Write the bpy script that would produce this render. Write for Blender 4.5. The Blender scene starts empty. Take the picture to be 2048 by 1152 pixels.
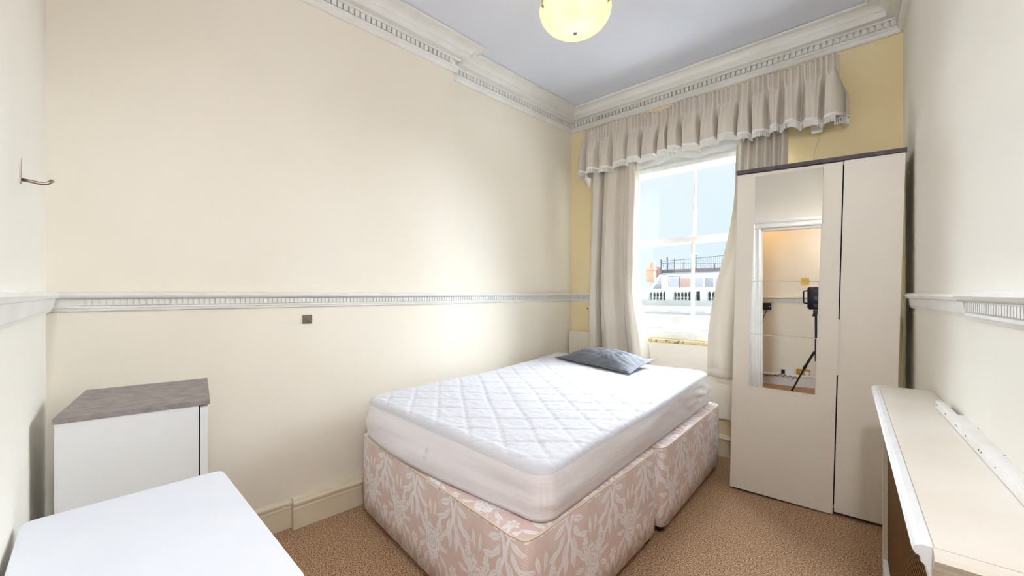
import bpy, bmesh, math, random
from mathutils import Vector, Matrix, noise
SC = bpy.context.scene
COL = SC.collection
random.seed(7)
pi = math.pi
# ------------------------------------------------------------------ camera, world, lights, exposure
F_PX, CX, HOR, EYE = 820.0, 1024.0, 588.0, 1.25
cam = bpy.data.cameras.new('camera'); camo = bpy.data.objects.new('camera', cam); COL.objects.link(camo)
cam.sensor_width = 36; cam.lens = 36*F_PX/2048; cam.shift_y = 12/2048; cam.clip_start = .02; cam.clip_end = 500
camo.location = (0, 0, EYE); camo.rotation_euler = (pi/2, 0, math.atan2(.6657, .7461)); SC.camera = camo

SC.view_settings.view_transform = 'Standard'; SC.view_settings.look = 'None'
SC.view_settings.gamma = 1; SC.view_settings.use_curve_mapping = False
SC.view_settings.exposure = 1.3

W = bpy.data.worlds.new('sky'); SC.world = W; W.use_nodes = True
wn = W.node_tree; wn.nodes.clear()
wo = wn.nodes.new('ShaderNodeOutputWorld'); bg = wn.nodes.new('ShaderNodeBackground')
tc = wn.nodes.new('ShaderNodeTexCoord'); nz = wn.nodes.new('ShaderNodeTexNoise'); cr = wn.nodes.new('ShaderNodeValToRGB')
nz.inputs['Scale'].default_value = 2.2; nz.inputs['Detail'].default_value = 3
cr.color_ramp.elements[0].position = .3; cr.color_ramp.elements[0].color = (.76, .90, .985, 1)
cr.color_ramp.elements[1].position = .7; cr.color_ramp.elements[1].color = (.88, .95, .99, 1)
wn.links.new(tc.outputs['Generated'], nz.inputs['Vector']); wn.links.new(nz.outputs['Fac'], cr.inputs['Fac'])
wn.links.new(cr.outputs['Color'], bg.inputs['Color']); bg.inputs['Strength'].default_value = .43
wn.links.new(bg.outputs[0], wo.inputs['Surface'])

def light(name, typ, loc, energy, color, **k):
    l = bpy.data.lights.new(name, typ); l.energy = energy; l.color = color
    for a, b in k.items(): setattr(l, a, b)
    o = bpy.data.objects.new(name, l); COL.objects.link(o); o.location = loc; return o
# hazy daylight from above the roofs opposite, in through the window
sun = light('sun_light', 'SUN', (-2, 12, 10), 24.0, (.80, .88, 1.0), angle=math.radians(100))
sun.rotation_euler = Vector((.02, -1, -.52)).to_track_quat('-Z', 'Y').to_euler()
light('bowl_bulb', 'POINT', (-1.212, 1.868, 2.735), 17.0, (1.0, .90, .84), shadow_soft_size=.04)
light('hall_bulb', 'POINT', (-.75, -.52, 2.45), 2.7, (1.0, .58, .16), shadow_soft_size=.08)
light('added_landing_fill', 'POINT', (.30, -.55, 1.95), 3.0, (.92, .93, 1.0), shadow_soft_size=.16)  # added fill from the doorway side, stands for no known lamp
spot = light('added_fill_spot', 'SPOT', (.17, .02, 2.25), 29.0, (.93, .93, 1.0), shadow_soft_size=.08, spot_size=math.radians(165), spot_blend=.6)  # unseen fill lamp, added to brighten the near side of the bed
spot.rotation_euler = Vector((-1.0, 1.9, -.9)).to_track_quat('-Z', 'Y').to_euler()

# ------------------------------------------------------------------ helpers: points
XW, YW = Vector((.7461, -.6657)), Vector((.6657, .7461))
def ray(px):
    l = (px-CX)/F_PX; return Vector((l*XW.x+XW.y, l*YW.x+YW.y))
def at_plane(px, py, P, n):
    r = ray(px); d = (P[0]*n[0]+P[1]*n[1])/(r.x*n[0]+r.y*n[1]); return Vector((r.x*d, r.y*d, EYE-(py-HOR)*d/F_PX))
def at_y(px, py, y): return at_plane(px, py, (0, y), (0, 1))
def at_z(px, py, z):
    d = F_PX*(EYE-z)/(py-HOR); r = ray(px); return Vector((r.x*d, r.y*d, z))

# ------------------------------------------------------------------ helpers: materials
class E_:
    def __init__(s, nt, v): s.nt, s.v = nt, v
    def _m(s, op, b=None, c=None):
        n = s.nt.nodes.new('ShaderNodeMath'); n.operation = op
        for i, x in enumerate((s, b, c)):
            if x is None: continue
            if isinstance(x, E_):
                if isinstance(x.v, (int, float)): n.inputs[i].default_value = x.v
                else: s.nt.links.new(x.v, n.inputs[i])
            else: n.inputs[i].default_value = x
        return E_(s.nt, n.outputs[0])
    def __add__(s, o): return s._m('ADD', o)
    __radd__ = __add__
    def __mul__(s, o): return s._m('MULTIPLY', o)
    __rmul__ = __mul__
    def __sub__(s, o): return s._m('SUBTRACT', o)
    def __rsub__(s, o): return (s*-1)+o
    def __truediv__(s, o): return s._m('DIVIDE', o)
    def abs(s): return s._m('ABSOLUTE')
    def sin(s): return s._m('SINE')
    def cos(s): return s._m('COSINE')
    def fract(s): return s._m('FRACT')
    def sqrt(s): return s._m('SQRT')
    def gt(s, o): return s._m('GREATER_THAN', o)
    def lt(s, o): return s._m('LESS_THAN', o)
    def max(s, o): return s._m('MAXIMUM', o)
    def min(s, o): return s._m('MINIMUM', o)
    def atan2(s, o): return s._m('ARCTAN2', o)
    def soft(s, w):                      # smooth 0..1 edge around zero
        n = s.nt.nodes.new('ShaderNodeMapRange'); n.clamp = True
        s.nt.links.new(s.v, n.inputs[0]); n.inputs[1].default_value = -w; n.inputs[2].default_value = w
        return E_(s.nt, n.outputs[0])

def lin(c):
    return tuple((x/255/12.92 if x/255 <= .04045 else ((x/255+.055)/1.055)**2.4) for x in c)
def mat(name, col=(200, 200, 200), rough=.6, metal=0, spec=.5, var=None, vscale=4, vdetail=4, bump=0, bscale=200, bdist=.001, coord='Object', stretch=None, emit=None, estr=0, trans=0, sheen=0, var_pos=(.35, .65)):
    m = bpy.data.materials.new(name); m.use_nodes = True; nt = m.node_tree; b = nt.nodes['Principled BSDF']
    b.inputs['Base Color'].default_value = (*lin(col), 1); b.inputs['Roughness'].default_value = rough
    b.inputs['Metallic'].default_value = metal; b.inputs['Specular IOR Level'].default_value = spec
    if sheen: b.inputs['Sheen Weight'].default_value = sheen
    if trans: b.inputs['Transmission Weight'].default_value = trans
    if emit: b.inputs['Emission Color'].default_value = (*lin(emit), 1); b.inputs['Emission Strength'].default_value = estr
    t = nt.nodes.new('ShaderNodeTexCoord'); vec = t.outputs[coord]
    if stretch:
        mp = nt.nodes.new('ShaderNodeMapping'); mp.inputs['Scale'].default_value = stretch
        nt.links.new(vec, mp.inputs['Vector']); vec = mp.outputs[0]
    if var:
        n = nt.nodes.new('ShaderNodeTexNoise'); n.inputs['Scale'].default_value = vscale; n.inputs['Detail'].default_value = vdetail
        r = nt.nodes.new('ShaderNodeValToRGB'); nt.links.new(vec, n.inputs['Vector'])
        r.color_ramp.elements[0].position, r.color_ramp.elements[1].position = var_pos
        r.color_ramp.elements[0].color = (*lin(var), 1); r.color_ramp.elements[1].color = (*lin(col), 1)
        nt.links.new(n.outputs['Fac'], r.inputs['Fac']); nt.links.new(r.outputs['Color'], b.inputs['Base Color'])
    if bump:
        n2 = nt.nodes.new('ShaderNodeTexNoise'); n2.inputs['Scale'].default_value = bscale; n2.inputs['Detail'].default_value = 3
        bp = nt.nodes.new('ShaderNodeBump'); bp.inputs['Strength'].default_value = bump; bp.inputs['Distance'].default_value = bdist
        nt.links.new(vec, n2.inputs['Vector']); nt.links.new(n2.outputs['Fac'], bp.inputs['Height']); nt.links.new(bp.outputs[0], b.inputs['Normal'])
    return m

M = {}
M['wall'] = mat('cream_wall_paint', (243, 235, 219), .75, var=(241, 232, 214), vscale=1.6, bump=.25, bscale=14, bdist=.003, spec=.25)
M['wall_pale'] = mat('pale_cream_wall_paint', (245, 240, 228), .75, var=(243, 236, 222), vscale=1.6, bump=.25, bscale=14, bdist=.003, spec=.25)
M['wall_warm_tint'] = mat('cream_paint_yellow_light_tint', (245, 228, 184), .75, var=(243, 223, 175), vscale=1.6, bump=.25, bscale=14, bdist=.003, spec=.25)  # same cream paint, with the light's yellow cast put into the colour
M['trim'] = mat('white_gloss_trim_paint', (238, 236, 230), .4, var=(232, 229, 221), vscale=6, bump=.2, bscale=30, bdist=.001, spec=.4)
M['skirting'] = mat('cream_skirting_paint', (238, 226, 200), .45, var=(232, 219, 191), vscale=5, bump=.2, bscale=30)
M['ceiling'] = mat('white_ceiling_paint', (231, 233, 243), .85, var=(227, 230, 240), vscale=2, bump=.2, bscale=20, spec=.2)
M['sash'] = mat('white_sash_paint', (240, 240, 238), .35, var=(230, 229, 224), vscale=14)
M['peel'] = mat('peeling_sill_edge', (226, 208, 160), .7, var=(150, 120, 60), vscale=30, vdetail=6, var_pos=(.36, .44))
M['dark'] = mat('dark_gap', (25, 22, 20), .9)
M['door_white'] = mat('off_white_laminate', (238, 231, 218), .42, var=(236, 228, 215), vscale=2, spec=.35)
M['lam_white'] = mat('white_laminate', (240, 241, 240), .35, var=(236, 238, 238), vscale=3, spec=.4)
M['table_white'] = mat('white_table_laminate', (236, 240, 248), .3, var=(232, 236, 245), vscale=3, spec=.4)
M['concrete'] = mat('grey_concrete_laminate', (164, 155, 152), .55, var=(138, 130, 127), vscale=26, vdetail=9, var_pos=(.3, .7), spec=.3)
M['concrete_dark'] = mat('dark_grey_laminate', (96, 90, 96), .5, var=(80, 74, 80), vscale=20, spec=.3)
M['curtain'] = mat('beige_curtain_cloth', (222, 213, 198), .85, bump=.35, bscale=900, bdist=.0006, sheen=.2, spec=.2, var=(218, 208, 192), vscale=3)
M['lining'] = mat('white_lining_cloth', (245, 245, 242), .85, bump=.2, bscale=600)
M['fringe'] = mat('white_fringe_thread', (243, 240, 232), .8, bump=.4, bscale=700)
M['sheet'] = mat('white_quilted_cotton', (225, 225, 231), .8, bump=.5, bscale=55, bdist=.004, spec=.2, stretch=(1, 1, 1), sheen=.1)
M['sheet_side'] = mat('white_knit_skirt', (246, 241, 243), .85, bump=.5, bscale=9, bdist=.006, spec=.2, stretch=(.6, .6, 3.5))
M['logo'] = mat('faint_blue_print', (222, 226, 236), .85)
M['pillow'] = mat('slate_grey_cotton', (106, 108, 116), .7, bump=.5, bscale=16, bdist=.006, spec=.25, var=(96, 98, 106), vscale=6, sheen=.3)
M['steel'] = mat('brushed_steel', (150, 140, 130), .35, metal=1)
M['black'] = mat('black_plastic', (18, 18, 24), .4)
M['brass'] = mat('polished_brass', (205, 165, 75), .3, metal=1)
M['brass_wire'] = mat('aged_brass_wire', (150, 120, 80), .45, metal=.6)
M['plastic'] = mat('white_socket_plastic', (240, 240, 240), .35)
M['cord'] = mat('cream_cord', (222, 210, 178), .8)
M['batten'] = mat('white_batten_paint', (243, 241, 238), .4, var=(236, 232, 226), vscale=12)
M['cover'] = mat('cream_gloss_paint', (236, 230, 218), .38, var=(231, 223, 209), vscale=5, bump=.2, bscale=25, bdist=.001)
M['cover_edge'] = mat('white_gloss_edge_paint', (246, 247, 248), .3, var=(236, 238, 240), vscale=16)
M['screw'] = mat('dark_screw_hole', (70, 62, 55), .6)
M['stucco'] = mat('white_stucco', (240, 238, 236), .8, var=(232, 230, 228), vscale=2)
M['stucco_dark'] = mat('grey_void', (138, 134, 134), .9)
M['slate'] = mat('grey_slate', (186, 186, 192), .7, var=(168, 168, 176), vscale=2)
M['brick'] = mat('orange_brick', (238, 190, 160), .85, var=(226, 172, 146), vscale=5)
M['terracotta'] = mat('terracotta_pot', (236, 182, 152), .8)
M['fascia'] = mat('brown_fascia', (178, 156, 154), .8, var=(160, 146, 148), vscale=3)
M['rail'] = mat('dark_iron_rail', (112, 118, 124), .6)
M['win_grey'] = mat('grey_far_pane', (196, 197, 205), .3)
M['win_brown'] = mat('brown_blind_pane', (204, 172, 162), .5)

# mirror
M['mirror'] = mat('mirror_silver', (242, 243, 243), .0, metal=1)
# window glass: thin pane that lets light through
def glass_mat():
    m = bpy.data.materials.new('clear_window_glass'); m.use_nodes = True; nt = m.node_tree; nt.nodes.clear()
    o = nt.nodes.new('ShaderNodeOutputMaterial'); mx = nt.nodes.new('ShaderNodeMixShader')
    tr = nt.nodes.new('ShaderNodeBsdfTransparent'); gl = nt.nodes.new('ShaderNodeBsdfGlossy'); gl.inputs['Roughness'].default_value = .02
    tr.inputs['Color'].default_value = (.97, .985, .98, 1); mx.inputs[0].default_value = .012
    nt.links.new(tr.outputs[0], mx.inputs[1]); nt.links.new(gl.outputs[0], mx.inputs[2]); nt.links.new(mx.outputs[0], o.inputs[0]); return m
M['glass'] = glass_mat()
# carpet
def carpet_mat():
    m = mat('brown_speckled_carpet', (150, 115, 85), .95, spec=.1); nt = m.node_tree; b = nt.nodes['Principled BSDF']
    t = nt.nodes['Texture Coordinate']
    n = nt.nodes.new('ShaderNodeTexNoise'); n.inputs['Scale'].default_value = 165; n.inputs['Detail'].default_value = 3; n.inputs['Roughness'].default_value = .75
    r = nt.nodes.new('ShaderNodeValToRGB'); e = r.color_ramp.elements
    e[0].position = .38; e[0].color = (*lin((74, 50, 40)), 1); e[1].position = .63; e[1].color = (*lin((244, 222, 192)), 1)
    for p, c in ((.45, (156, 120, 92)), (.52, (190, 153, 119)), (.58, (210, 174, 138))):
        q = e.new(p); q.color = (*lin(c), 1)
    nt.links.new(t.outputs['Object'], n.inputs['Vector']); nt.links.new(n.outputs['Fac'], r.inputs['Fac'])
    n3 = nt.nodes.new('ShaderNodeTexNoise'); n3.inputs['Scale'].default_value = 3; nt.links.new(t.outputs['Object'], n3.inputs['Vector'])
    mx = nt.nodes.new('ShaderNodeMix'); mx.data_type = 'RGBA'; mx.blend_type = 'MULTIPLY'; mx.inputs[0].default_value = .25
    nt.links.new(r.outputs['Color'], mx.inputs[6]); nt.links.new(n3.outputs['Color'], mx.inputs[7]); nt.links.new(r.outputs['Color'], b.inputs['Base Color'])
    bp = nt.nodes.new('ShaderNodeBump'); bp.inputs['Strength'].default_value = .35; bp.inputs['Distance'].default_value = .003
    nt.links.new(n.outputs['Fac'], bp.inputs['Height']); nt.links.new(bp.outputs[0], b.inputs['Normal']); return m
M['carpet'] = carpet_mat()
# damask: light floral figure woven on dusty pink, all from UV maths
def damask_mat():
    m = mat('pink_floral_damask', (205, 180, 172), .6, spec=.3, sheen=.2); nt = m.node_tree; b = nt.nodes['Principled BSDF']
    uv = nt.nodes.new('ShaderNodeUVMap'); sp = nt.nodes.new('ShaderNodeSeparateXYZ'); nt.links.new(uv.outputs[0], sp.inputs[0])
    nz = nt.nodes.new('ShaderNodeTexNoise'); nz.inputs['Scale'].default_value = 22; nz.inputs['Detail'].default_value = 2
    nt.links.new(uv.outputs[0], nz.inputs['Vector']); ns = nt.nodes.new('ShaderNodeSeparateXYZ'); nt.links.new(nz.outputs['Color'], ns.inputs[0])
    u = E_(nt, sp.outputs[0])+(E_(nt, ns.outputs[0])-.5)*.018; v = E_(nt, sp.outputs[1])+(E_(nt, ns.outputs[1])-.5)*.018
    WC, HC = .31, .44
    def cell(du, dv):
        x = ((u+du)/WC).fract()*WC-WC/2; y = ((v+dv)/HC).fract()*HC-HC/2; return x, y
    def polar(x, y): return (x*x+y*y).sqrt(), y.atan2(x)
    # bouquet: scalloped rings of petals inside a lobed outline
    def bouquet(x, y, R):
        r, t = polar(x, y*.8)
        out = (R*(1+.0)+(t*7).cos()*R*.13+(t*3+.6).sin()*R*.10)-r if False else ((t*7).cos()*(R*.14)+(t*3+.6).sin()*(R*.10)+R)-r
        ring = (r*(2*pi/.017)+((t*4).cos().abs())*2.6).sin()+.62
        return out.soft(.0015)*ring.soft(.25)
    def flower(x, y, R, k, ph):
        r, t = polar(x, y)
        pet = (((t*(k/2)+ph).cos().abs())*(R*.45)+R*.55)-r
        vein = (((t*(k/2)+ph).cos().abs())-.22)
        core = (r-R*.30).abs()-R*.05
        return pet.soft(.0012)*vein.soft(.06)*core.soft(.001)
    def leaf(x, y, cx_, cy_, ang, L, Wd):
        c, s = math.cos(ang), math.sin(ang)
        a = (x-cx_)*c+(y-cy_)*s; q = (y-cy_)*c-(x-cx_)*s
        bend = q-(a*a)*(3.0)
        h = (1-(a/L)*(a/L)).max(0.0)*Wd
        teeth = ((a*(2*pi/.016)).sin().abs())*(.25)+.75
        return (h*teeth-bend.abs()).soft(.0012)*((bend.abs()-.0011).soft(.0006))
    x1, y1 = cell(0, 0); ax1 = x1.abs()
    x2, y2 = cell(WC/2, HC/2); ax2 = x2.abs()
    f = bouquet(x1, y1, .060)
    f = f.max(flower(ax1-.022, y1+.045, .022, 6, .4)); f = f.max(flower(ax1-.045, y1-.040, .024, 7, .1)); f = f.max(flower(x1, y1+.088, .026, 8, .7))
    for a in ((.075, .045, .9), (.088, .0, .15), (.082, -.050, -.5), (.058, -.095, -1.0), (.040, -.135, -1.25), (.055, .10, 1.25), (.100, .075, .6), (.02, .14, 1.4)):
        f = f.max(leaf(ax1, y1, a[0], a[1], a[2], .036, .011))
    # acanthus scroll motif
    stem = ((ax2-.018)-(y2*(2*pi/.22)).sin()*.014)
    f = f.max((((.0075-stem.abs()).soft(.001))*((.155-y2.abs()).soft(.002))))
    for a in ((.040, .120, 1.1), (.052, .075, .8), (.060, .025, .45), (.055, -.020, -.4), (.045, -.065, -.9), (.030, -.110, -1.2), (.020, -.150, -1.5), (.088, .055, .2), (.090, .105, 1.3), (.085, -.09, -.3)):
        f = f.max(leaf(ax2, y2, a[0], a[1], a[2], .040, .014))
    f = f.max(flower(x2, y2-.165, .028, 6, .2)); f = f.max(flower(ax2-.10, y2+.14, .022, 7, .3))
    # lattice ground between the sprays
    lat = ((((u+v)*(2*pi/.011)).sin().max(((u-v)*(2*pi/.011)).sin())-.86).soft(.1))
    r3, t3 = polar(ax2-.070, (y2+.01)*.7)
    f = f.max(lat*((.050-r3).soft(.004))*.55)
    rp = nt.nodes.new('ShaderNodeMix'); rp.data_type = 'RGBA'; nt.links.new(f.v, rp.inputs[0])
    rp.inputs[6].default_value = (*lin((232, 207, 198)), 1); rp.inputs[7].default_value = (*lin((253, 249, 248)), 1)
    nt.links.new(rp.outputs[2], b.inputs['Base Color'])
    bp = nt.nodes.new('ShaderNodeBump'); bp.inputs['Strength'].default_value = .25; bp.inputs['Distance'].default_value = .001
    nt.links.new(f.v, bp.inputs['Height']); nt.links.new(bp.outputs[0], b.inputs['Normal']); return m
M['damask'] = damask_mat()
M['damask_top'] = mat('pale_pink_divan_top', (236, 220, 212), .7, var=(228, 208, 199), vscale=14, vdetail=5, bump=.2, bscale=60)
M['piping'] = mat('cream_piping', (240, 222, 200), .6)
# bowl glass, lit by its bulb
def bowl_mat():
    m = mat('cloudy_lit_bowl_glass', (250, 240, 205), .25, spec=.5); nt = m.node_tree; b = nt.nodes['Principled BSDF']
    t = nt.nodes['Texture Coordinate']; n = nt.nodes.new('ShaderNodeTexNoise'); n.inputs['Scale'].default_value = 9; n.inputs['Detail'].default_value = 5
    r = nt.nodes.new('ShaderNodeValToRGB'); r.color_ramp.elements[0].position = .3; r.color_ramp.elements[1].position = .7
    r.color_ramp.elements[0].color = (*lin((226, 214, 176)), 1); r.color_ramp.elements[1].color = (*lin((248, 242, 214)), 1)
    nt.links.new(t.outputs['Object'], n.inputs['Vector']); nt.links.new(n.outputs['Fac'], r.inputs['Fac'])
    nt.links.new(r.outputs['Color'], b.inputs['Base Color'])
    nt.links.new(r.outputs['Color'], b.inputs['Emission Color']); b.inputs['Emission Strength'].default_value = .15
    o = nt.nodes['Material Output']; tl = nt.nodes.new('ShaderNodeBsdfTranslucent'); tl.inputs['Color'].default_value = (*lin((255, 244, 205)), 1)
    mx = nt.nodes.new('ShaderNodeMixShader'); mx.inputs[0].default_value = .07
    nt.links.new(b.outputs[0], mx.inputs[1]); nt.links.new(tl.outputs[0], mx.inputs[2]); nt.links.new(mx.outputs[0], o.inputs[0]); return m
M['bowl'] = bowl_mat()

# ------------------------------------------------------------------ helpers: meshes
def link(name, me, m, parent=None, smooth=False):
    o = bpy.data.objects.new(name, me); COL.objects.link(o)
    for x in (m if isinstance(m, (list, tuple)) else [m]):
        if x: me.materials.append(x)
    if smooth: me.shade_smooth()
    if parent: o.parent = parent
    return o
def raw(name, vs, fs, m, parent=None, smooth=False):
    me = bpy.data.meshes.new(name); me.from_pydata([tuple(v) for v in vs], [], fs); me.update(); return link(name, me, m, parent, smooth)
def thing(name, label, cat, loc=(0, 0, 0), rot=(0, 0, 0), group=None, mtx=None):
    o = bpy.data.objects.new(name, None); COL.objects.link(o); o.location = loc; o.rotation_euler = rot
    if mtx is not None: o.matrix_world = mtx
    o['label'] = label; o['category'] = cat
    if group: o['group'] = group
    o.empty_display_size = .1
    return o
def tag(o, label=None, cat=None, group=None, kind=None):
    if label: o['label'] = label
    if cat: o['category'] = cat
    if group: o['group'] = group
    if kind: o['kind'] = kind
    return o
def struct(o, label, cat='building element'):
    o['kind'] = 'structure'; o['label'] = label; o['category'] = cat; return o
class MB:
    def __init__(s): s.v, s.f = [], []
    def box(s, lo, hi, mtx=None):
        b = len(s.v); (x0, y0, z0), (x1, y1, z1) = lo, hi
        for p in ((x0, y0, z0), (x1, y0, z0), (x1, y1, z0), (x0, y1, z0), (x0, y0, z1), (x1, y0, z1), (x1, y1, z1), (x0, y1, z1)):
            s.v.append(tuple(mtx @ Vector(p)) if mtx else p)
        for f in ((0, 3, 2, 1), (4, 5, 6, 7), (0, 1, 5, 4), (1, 2, 6, 5), (2, 3, 7, 6), (3, 0, 4, 7)): s.f.append(tuple(b+i for i in f))
        return s
    def prism(s, poly, z0, z1):
        b = len(s.v); n = len(poly)
        s.v += [(p[0], p[1], z0) for p in poly]+[(p[0], p[1], z1) for p in poly]
        s.f += [tuple(b+i for i in reversed(range(n))), tuple(b+n+i for i in range(n))]
        s.f += [(b+i, b+(i+1) % n, b+n+(i+1) % n, b+n+i) for i in range(n)]
        return s
    def bar(s, p, q, r, n=6, r2=None):
        p, q = Vector(p), Vector(q); d = (q-p).normalized(); r2 = r if r2 is None else r2
        a = d.orthogonal().normalized(); c = d.cross(a); b = len(s.v)
        for P, R in ((p, r), (q, r2)):
            for i in range(n):
                t = 2*pi*i/n; s.v.append(tuple(P+a*math.cos(t)*R+c*math.sin(t)*R))
        s.f += [(b+i, b+(i+1) % n, b+n+(i+1) % n, b+n+i) for i in range(n)]
        s.f += [tuple(b+i for i in reversed(range(n))), tuple(b+n+i for i in range(n))]
        return s
    def tube(s, pts, r, n=8):
        pts = [Vector(p) for p in pts]; b = len(s.v); a = None
        for k, p in enumerate(pts):
            d = (pts[min(k+1, len(pts)-1)]-pts[max(k-1, 0)]).normalized()
            a = d.orthogonal().normalized() if a is None else (a-d*a.dot(d)).normalized()
            c = d.cross(a)
            for i in range(n):
                t = 2*pi*i/n; s.v.append(tuple(p+a*math.cos(t)*r+c*math.sin(t)*r))
        for k in range(len(pts)-1):
            s.f += [(b+k*n+i, b+k*n+(i+1) % n, b+(k+1)*n+(i+1) % n, b+(k+1)*n+i) for i in range(n)]
        s.f += [tuple(b+i for i in reversed(range(n))), tuple(b+(len(pts)-1)*n+i for i in range(n))]
        return s
    def lathe(s, prof, n=16, c=(0, 0, 0), rot=None):
        b = len(s.v)
        for r, z in prof:
            for i in range(n):
                t = 2*pi*i/n; v = Vector((r*math.cos(t), r*math.sin(t), z)); v = (rot @ v if rot else v)+Vector(c); s.v.append(tuple(v))
        for k in range(len(prof)-1):
            s.f += [(b+k*n+i, b+k*n+(i+1) % n, b+(k+1)*n+(i+1) % n, b+(k+1)*n+i) for i in range(n)]
        if prof[0][0] > 1e-5: s.f.append(tuple(b+i for i in reversed(range(n))))
        if prof[-1][0] > 1e-5: s.f.append(tuple(b+(len(prof)-1)*n+i for i in range(n)))
        return s
    def make(s, name, m, parent=None, smooth=False, bevel=0, seg=2, auto=False):
        me = bpy.data.meshes.new(name); me.from_pydata(s.v, [], s.f); me.update()
        bm = bmesh.new(); bm.from_mesh(me)
        bmesh.ops.remove_doubles(bm, verts=bm.verts, dist=1e-6) if smooth else None
        bmesh.ops.recalc_face_normals(bm, faces=bm.faces)
        if bevel: bmesh.ops.bevel(bm, geom=bm.edges[:], offset=bevel, segments=seg, affect='EDGES', clamp_overlap=True)
        bm.to_mesh(me); bm.free()
        return link(name, me, m, parent, smooth or bool(bevel and seg > 2))
def box(name, lo, hi, m, parent=None, bevel=0, seg=2): return MB().box(lo, hi).make(name, m, parent, bevel=bevel, seg=seg)
def copy_of(o, parent, mtx=None, loc=None):
    c = o.copy(); COL.objects.link(c); c.parent = parent
    if mtx is not None: c.matrix_local = mtx
    if loc is not None: c.location = loc
    return c
def sweep(name, prof, path, m, parent=None, closed=False, z=0, caps=True):
    """profile [(out, up)] swept along a horizontal path [(x, y)]; 'out' is to the RIGHT of travel; mitred corners"""
    P = [Vector(p) for p in path]; n = len(P); V = []; Fc = []; k = len(prof)
    for i, p in enumerate(P):
        a = (P[i]-P[i-1]).normalized() if (i > 0 or closed) else None
        b = (P[(i+1) % n]-P[i]).normalized() if (i < n-1 or closed) else None
        if a is None: a = b
        if b is None: b = a
        na = Vector((a.y, -a.x)); nb = Vector((b.y, -b.x)); mm = (na+nb).normalized(); sc = 1/max(.2, mm.dot(na))
        for o_, up in prof:
            q = p+mm*o_*sc; V.append((q.x, q.y, z+up))
    for i in range(n if closed else n-1):
        j = (i+1) % n
        for t in range(k-1): Fc.append((i*k+t, i*k+t+1, j*k+t+1, j*k+t))
    if caps and not closed: Fc += [tuple(range(k)), tuple((n-1)*k+t for t in reversed(range(k)))]
    me = bpy.data.meshes.new(name); me.from_pydata(V, [], Fc); me.update()
    bm = bmesh.new(); bm.from_mesh(me); bmesh.ops.recalc_face_normals(bm, faces=bm.faces); bm.to_mesh(me); bm.free()
    return link(name, me, m, parent)

# ------------------------------------------------------------------ ROOM
ZC = 3.015; WY = 3.45
A0 = Vector((-2.285, WY)); dA = Vector((.058, .9983)).normalized(); nA = Vector((dA.y, -dA.x))      # nA points into the room
def onA(y, off=0): return A0+dA*((y-A0.y)/dA.y)+nA*off
BR = .09                                              # chimney-breast projection of the left wall
cD = onA(-.017, BR); cD = Vector((-2.396, -.017))
dD = Vector((.9986, -.052)).normalized(); nD = Vector((.052, .9986))
def onD(x): return Vector((x, cD.y+(x-cD.x)*dD.y/dD.x))
def onC(y): return Vector((.115+.0585*(WY-y), y))
dC = (onC(0)-onC(1)).normalized(); nC = Vector((-abs(dC.y), dC.x*-1)).normalized()
yb1 = 1.93                                            # where the breast ends
bA, bB = onA(yb1, BR), onA(yb1+.005, 0)
cAB = A0.copy(); cBC = onC(WY); cCD = onD(.262)
cCD = Vector((.31, onD(.31).y))
ring = [cD, bA, bB, cAB, cBC, cCD]                    # clockwise seen from above: 'right of travel' is into the room
TH = .25
w = MB().prism([cD-dD*.3, cD, bA, bB, cAB, cAB+Vector((0, .3)), Vector((-2.9, WY+.3)), Vector((-2.9, -.3))], 0, ZC+.05)
struct(w.make('wall_left', M['wall']), 'long cream painted wall on the left with shallow chimney breast', 'wall')
# window wall with opening
ox0, ox1, oz0, oz1 = -1.82, -.47, .857, 2.44
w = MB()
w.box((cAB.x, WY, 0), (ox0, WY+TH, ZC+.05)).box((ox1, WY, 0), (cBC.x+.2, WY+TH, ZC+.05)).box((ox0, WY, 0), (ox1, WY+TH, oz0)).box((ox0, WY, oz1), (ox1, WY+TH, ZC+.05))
struct(w.make('wall_back', M['wall_warm_tint']), 'cream window wall behind bed and wardrobe', 'wall')
w = MB().prism([cBC, cBC+Vector((.3, .0)), cCD+Vector((.3, -.2)), cCD], 0, ZC+.05)
struct(w.make('wall_right', M['wall_pale']), 'pale cream wall on the right above the radiator cover', 'wall')
# door wall: doorway x -.668 .. .10, head 2.055
dx0, dx1, dh = -.668, .10, 2.055
def dslab(x0, x1, z0, z1, mb):
    a, b = onD(x0), onD(x1); mb.prism([a, b, b-nD*.12, a-nD*.12], z0, z1)
w = MB(); dslab(cD.x-.02, dx0, 0, ZC+.05, w); dslab(dx1, .5, 0, ZC+.05, w); dslab(dx0, dx1, dh, ZC+.05, w)
struct(w.make('wall_front', M['wall_pale']), 'pale wall with doorway, on the left edge with a steel hook', 'wall')
struct(box('floor', (-2.95, -1.1, -.1), (1.5, WY+.2, 0), M['carpet']), 'brown speckled carpet floor', 'floor')
struct(box('ceiling', (-2.95, -.32, ZC), (.8, WY+.2, ZC+.12), M['ceiling']), 'white painted ceiling with plaster cornice', 'ceiling')
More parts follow.
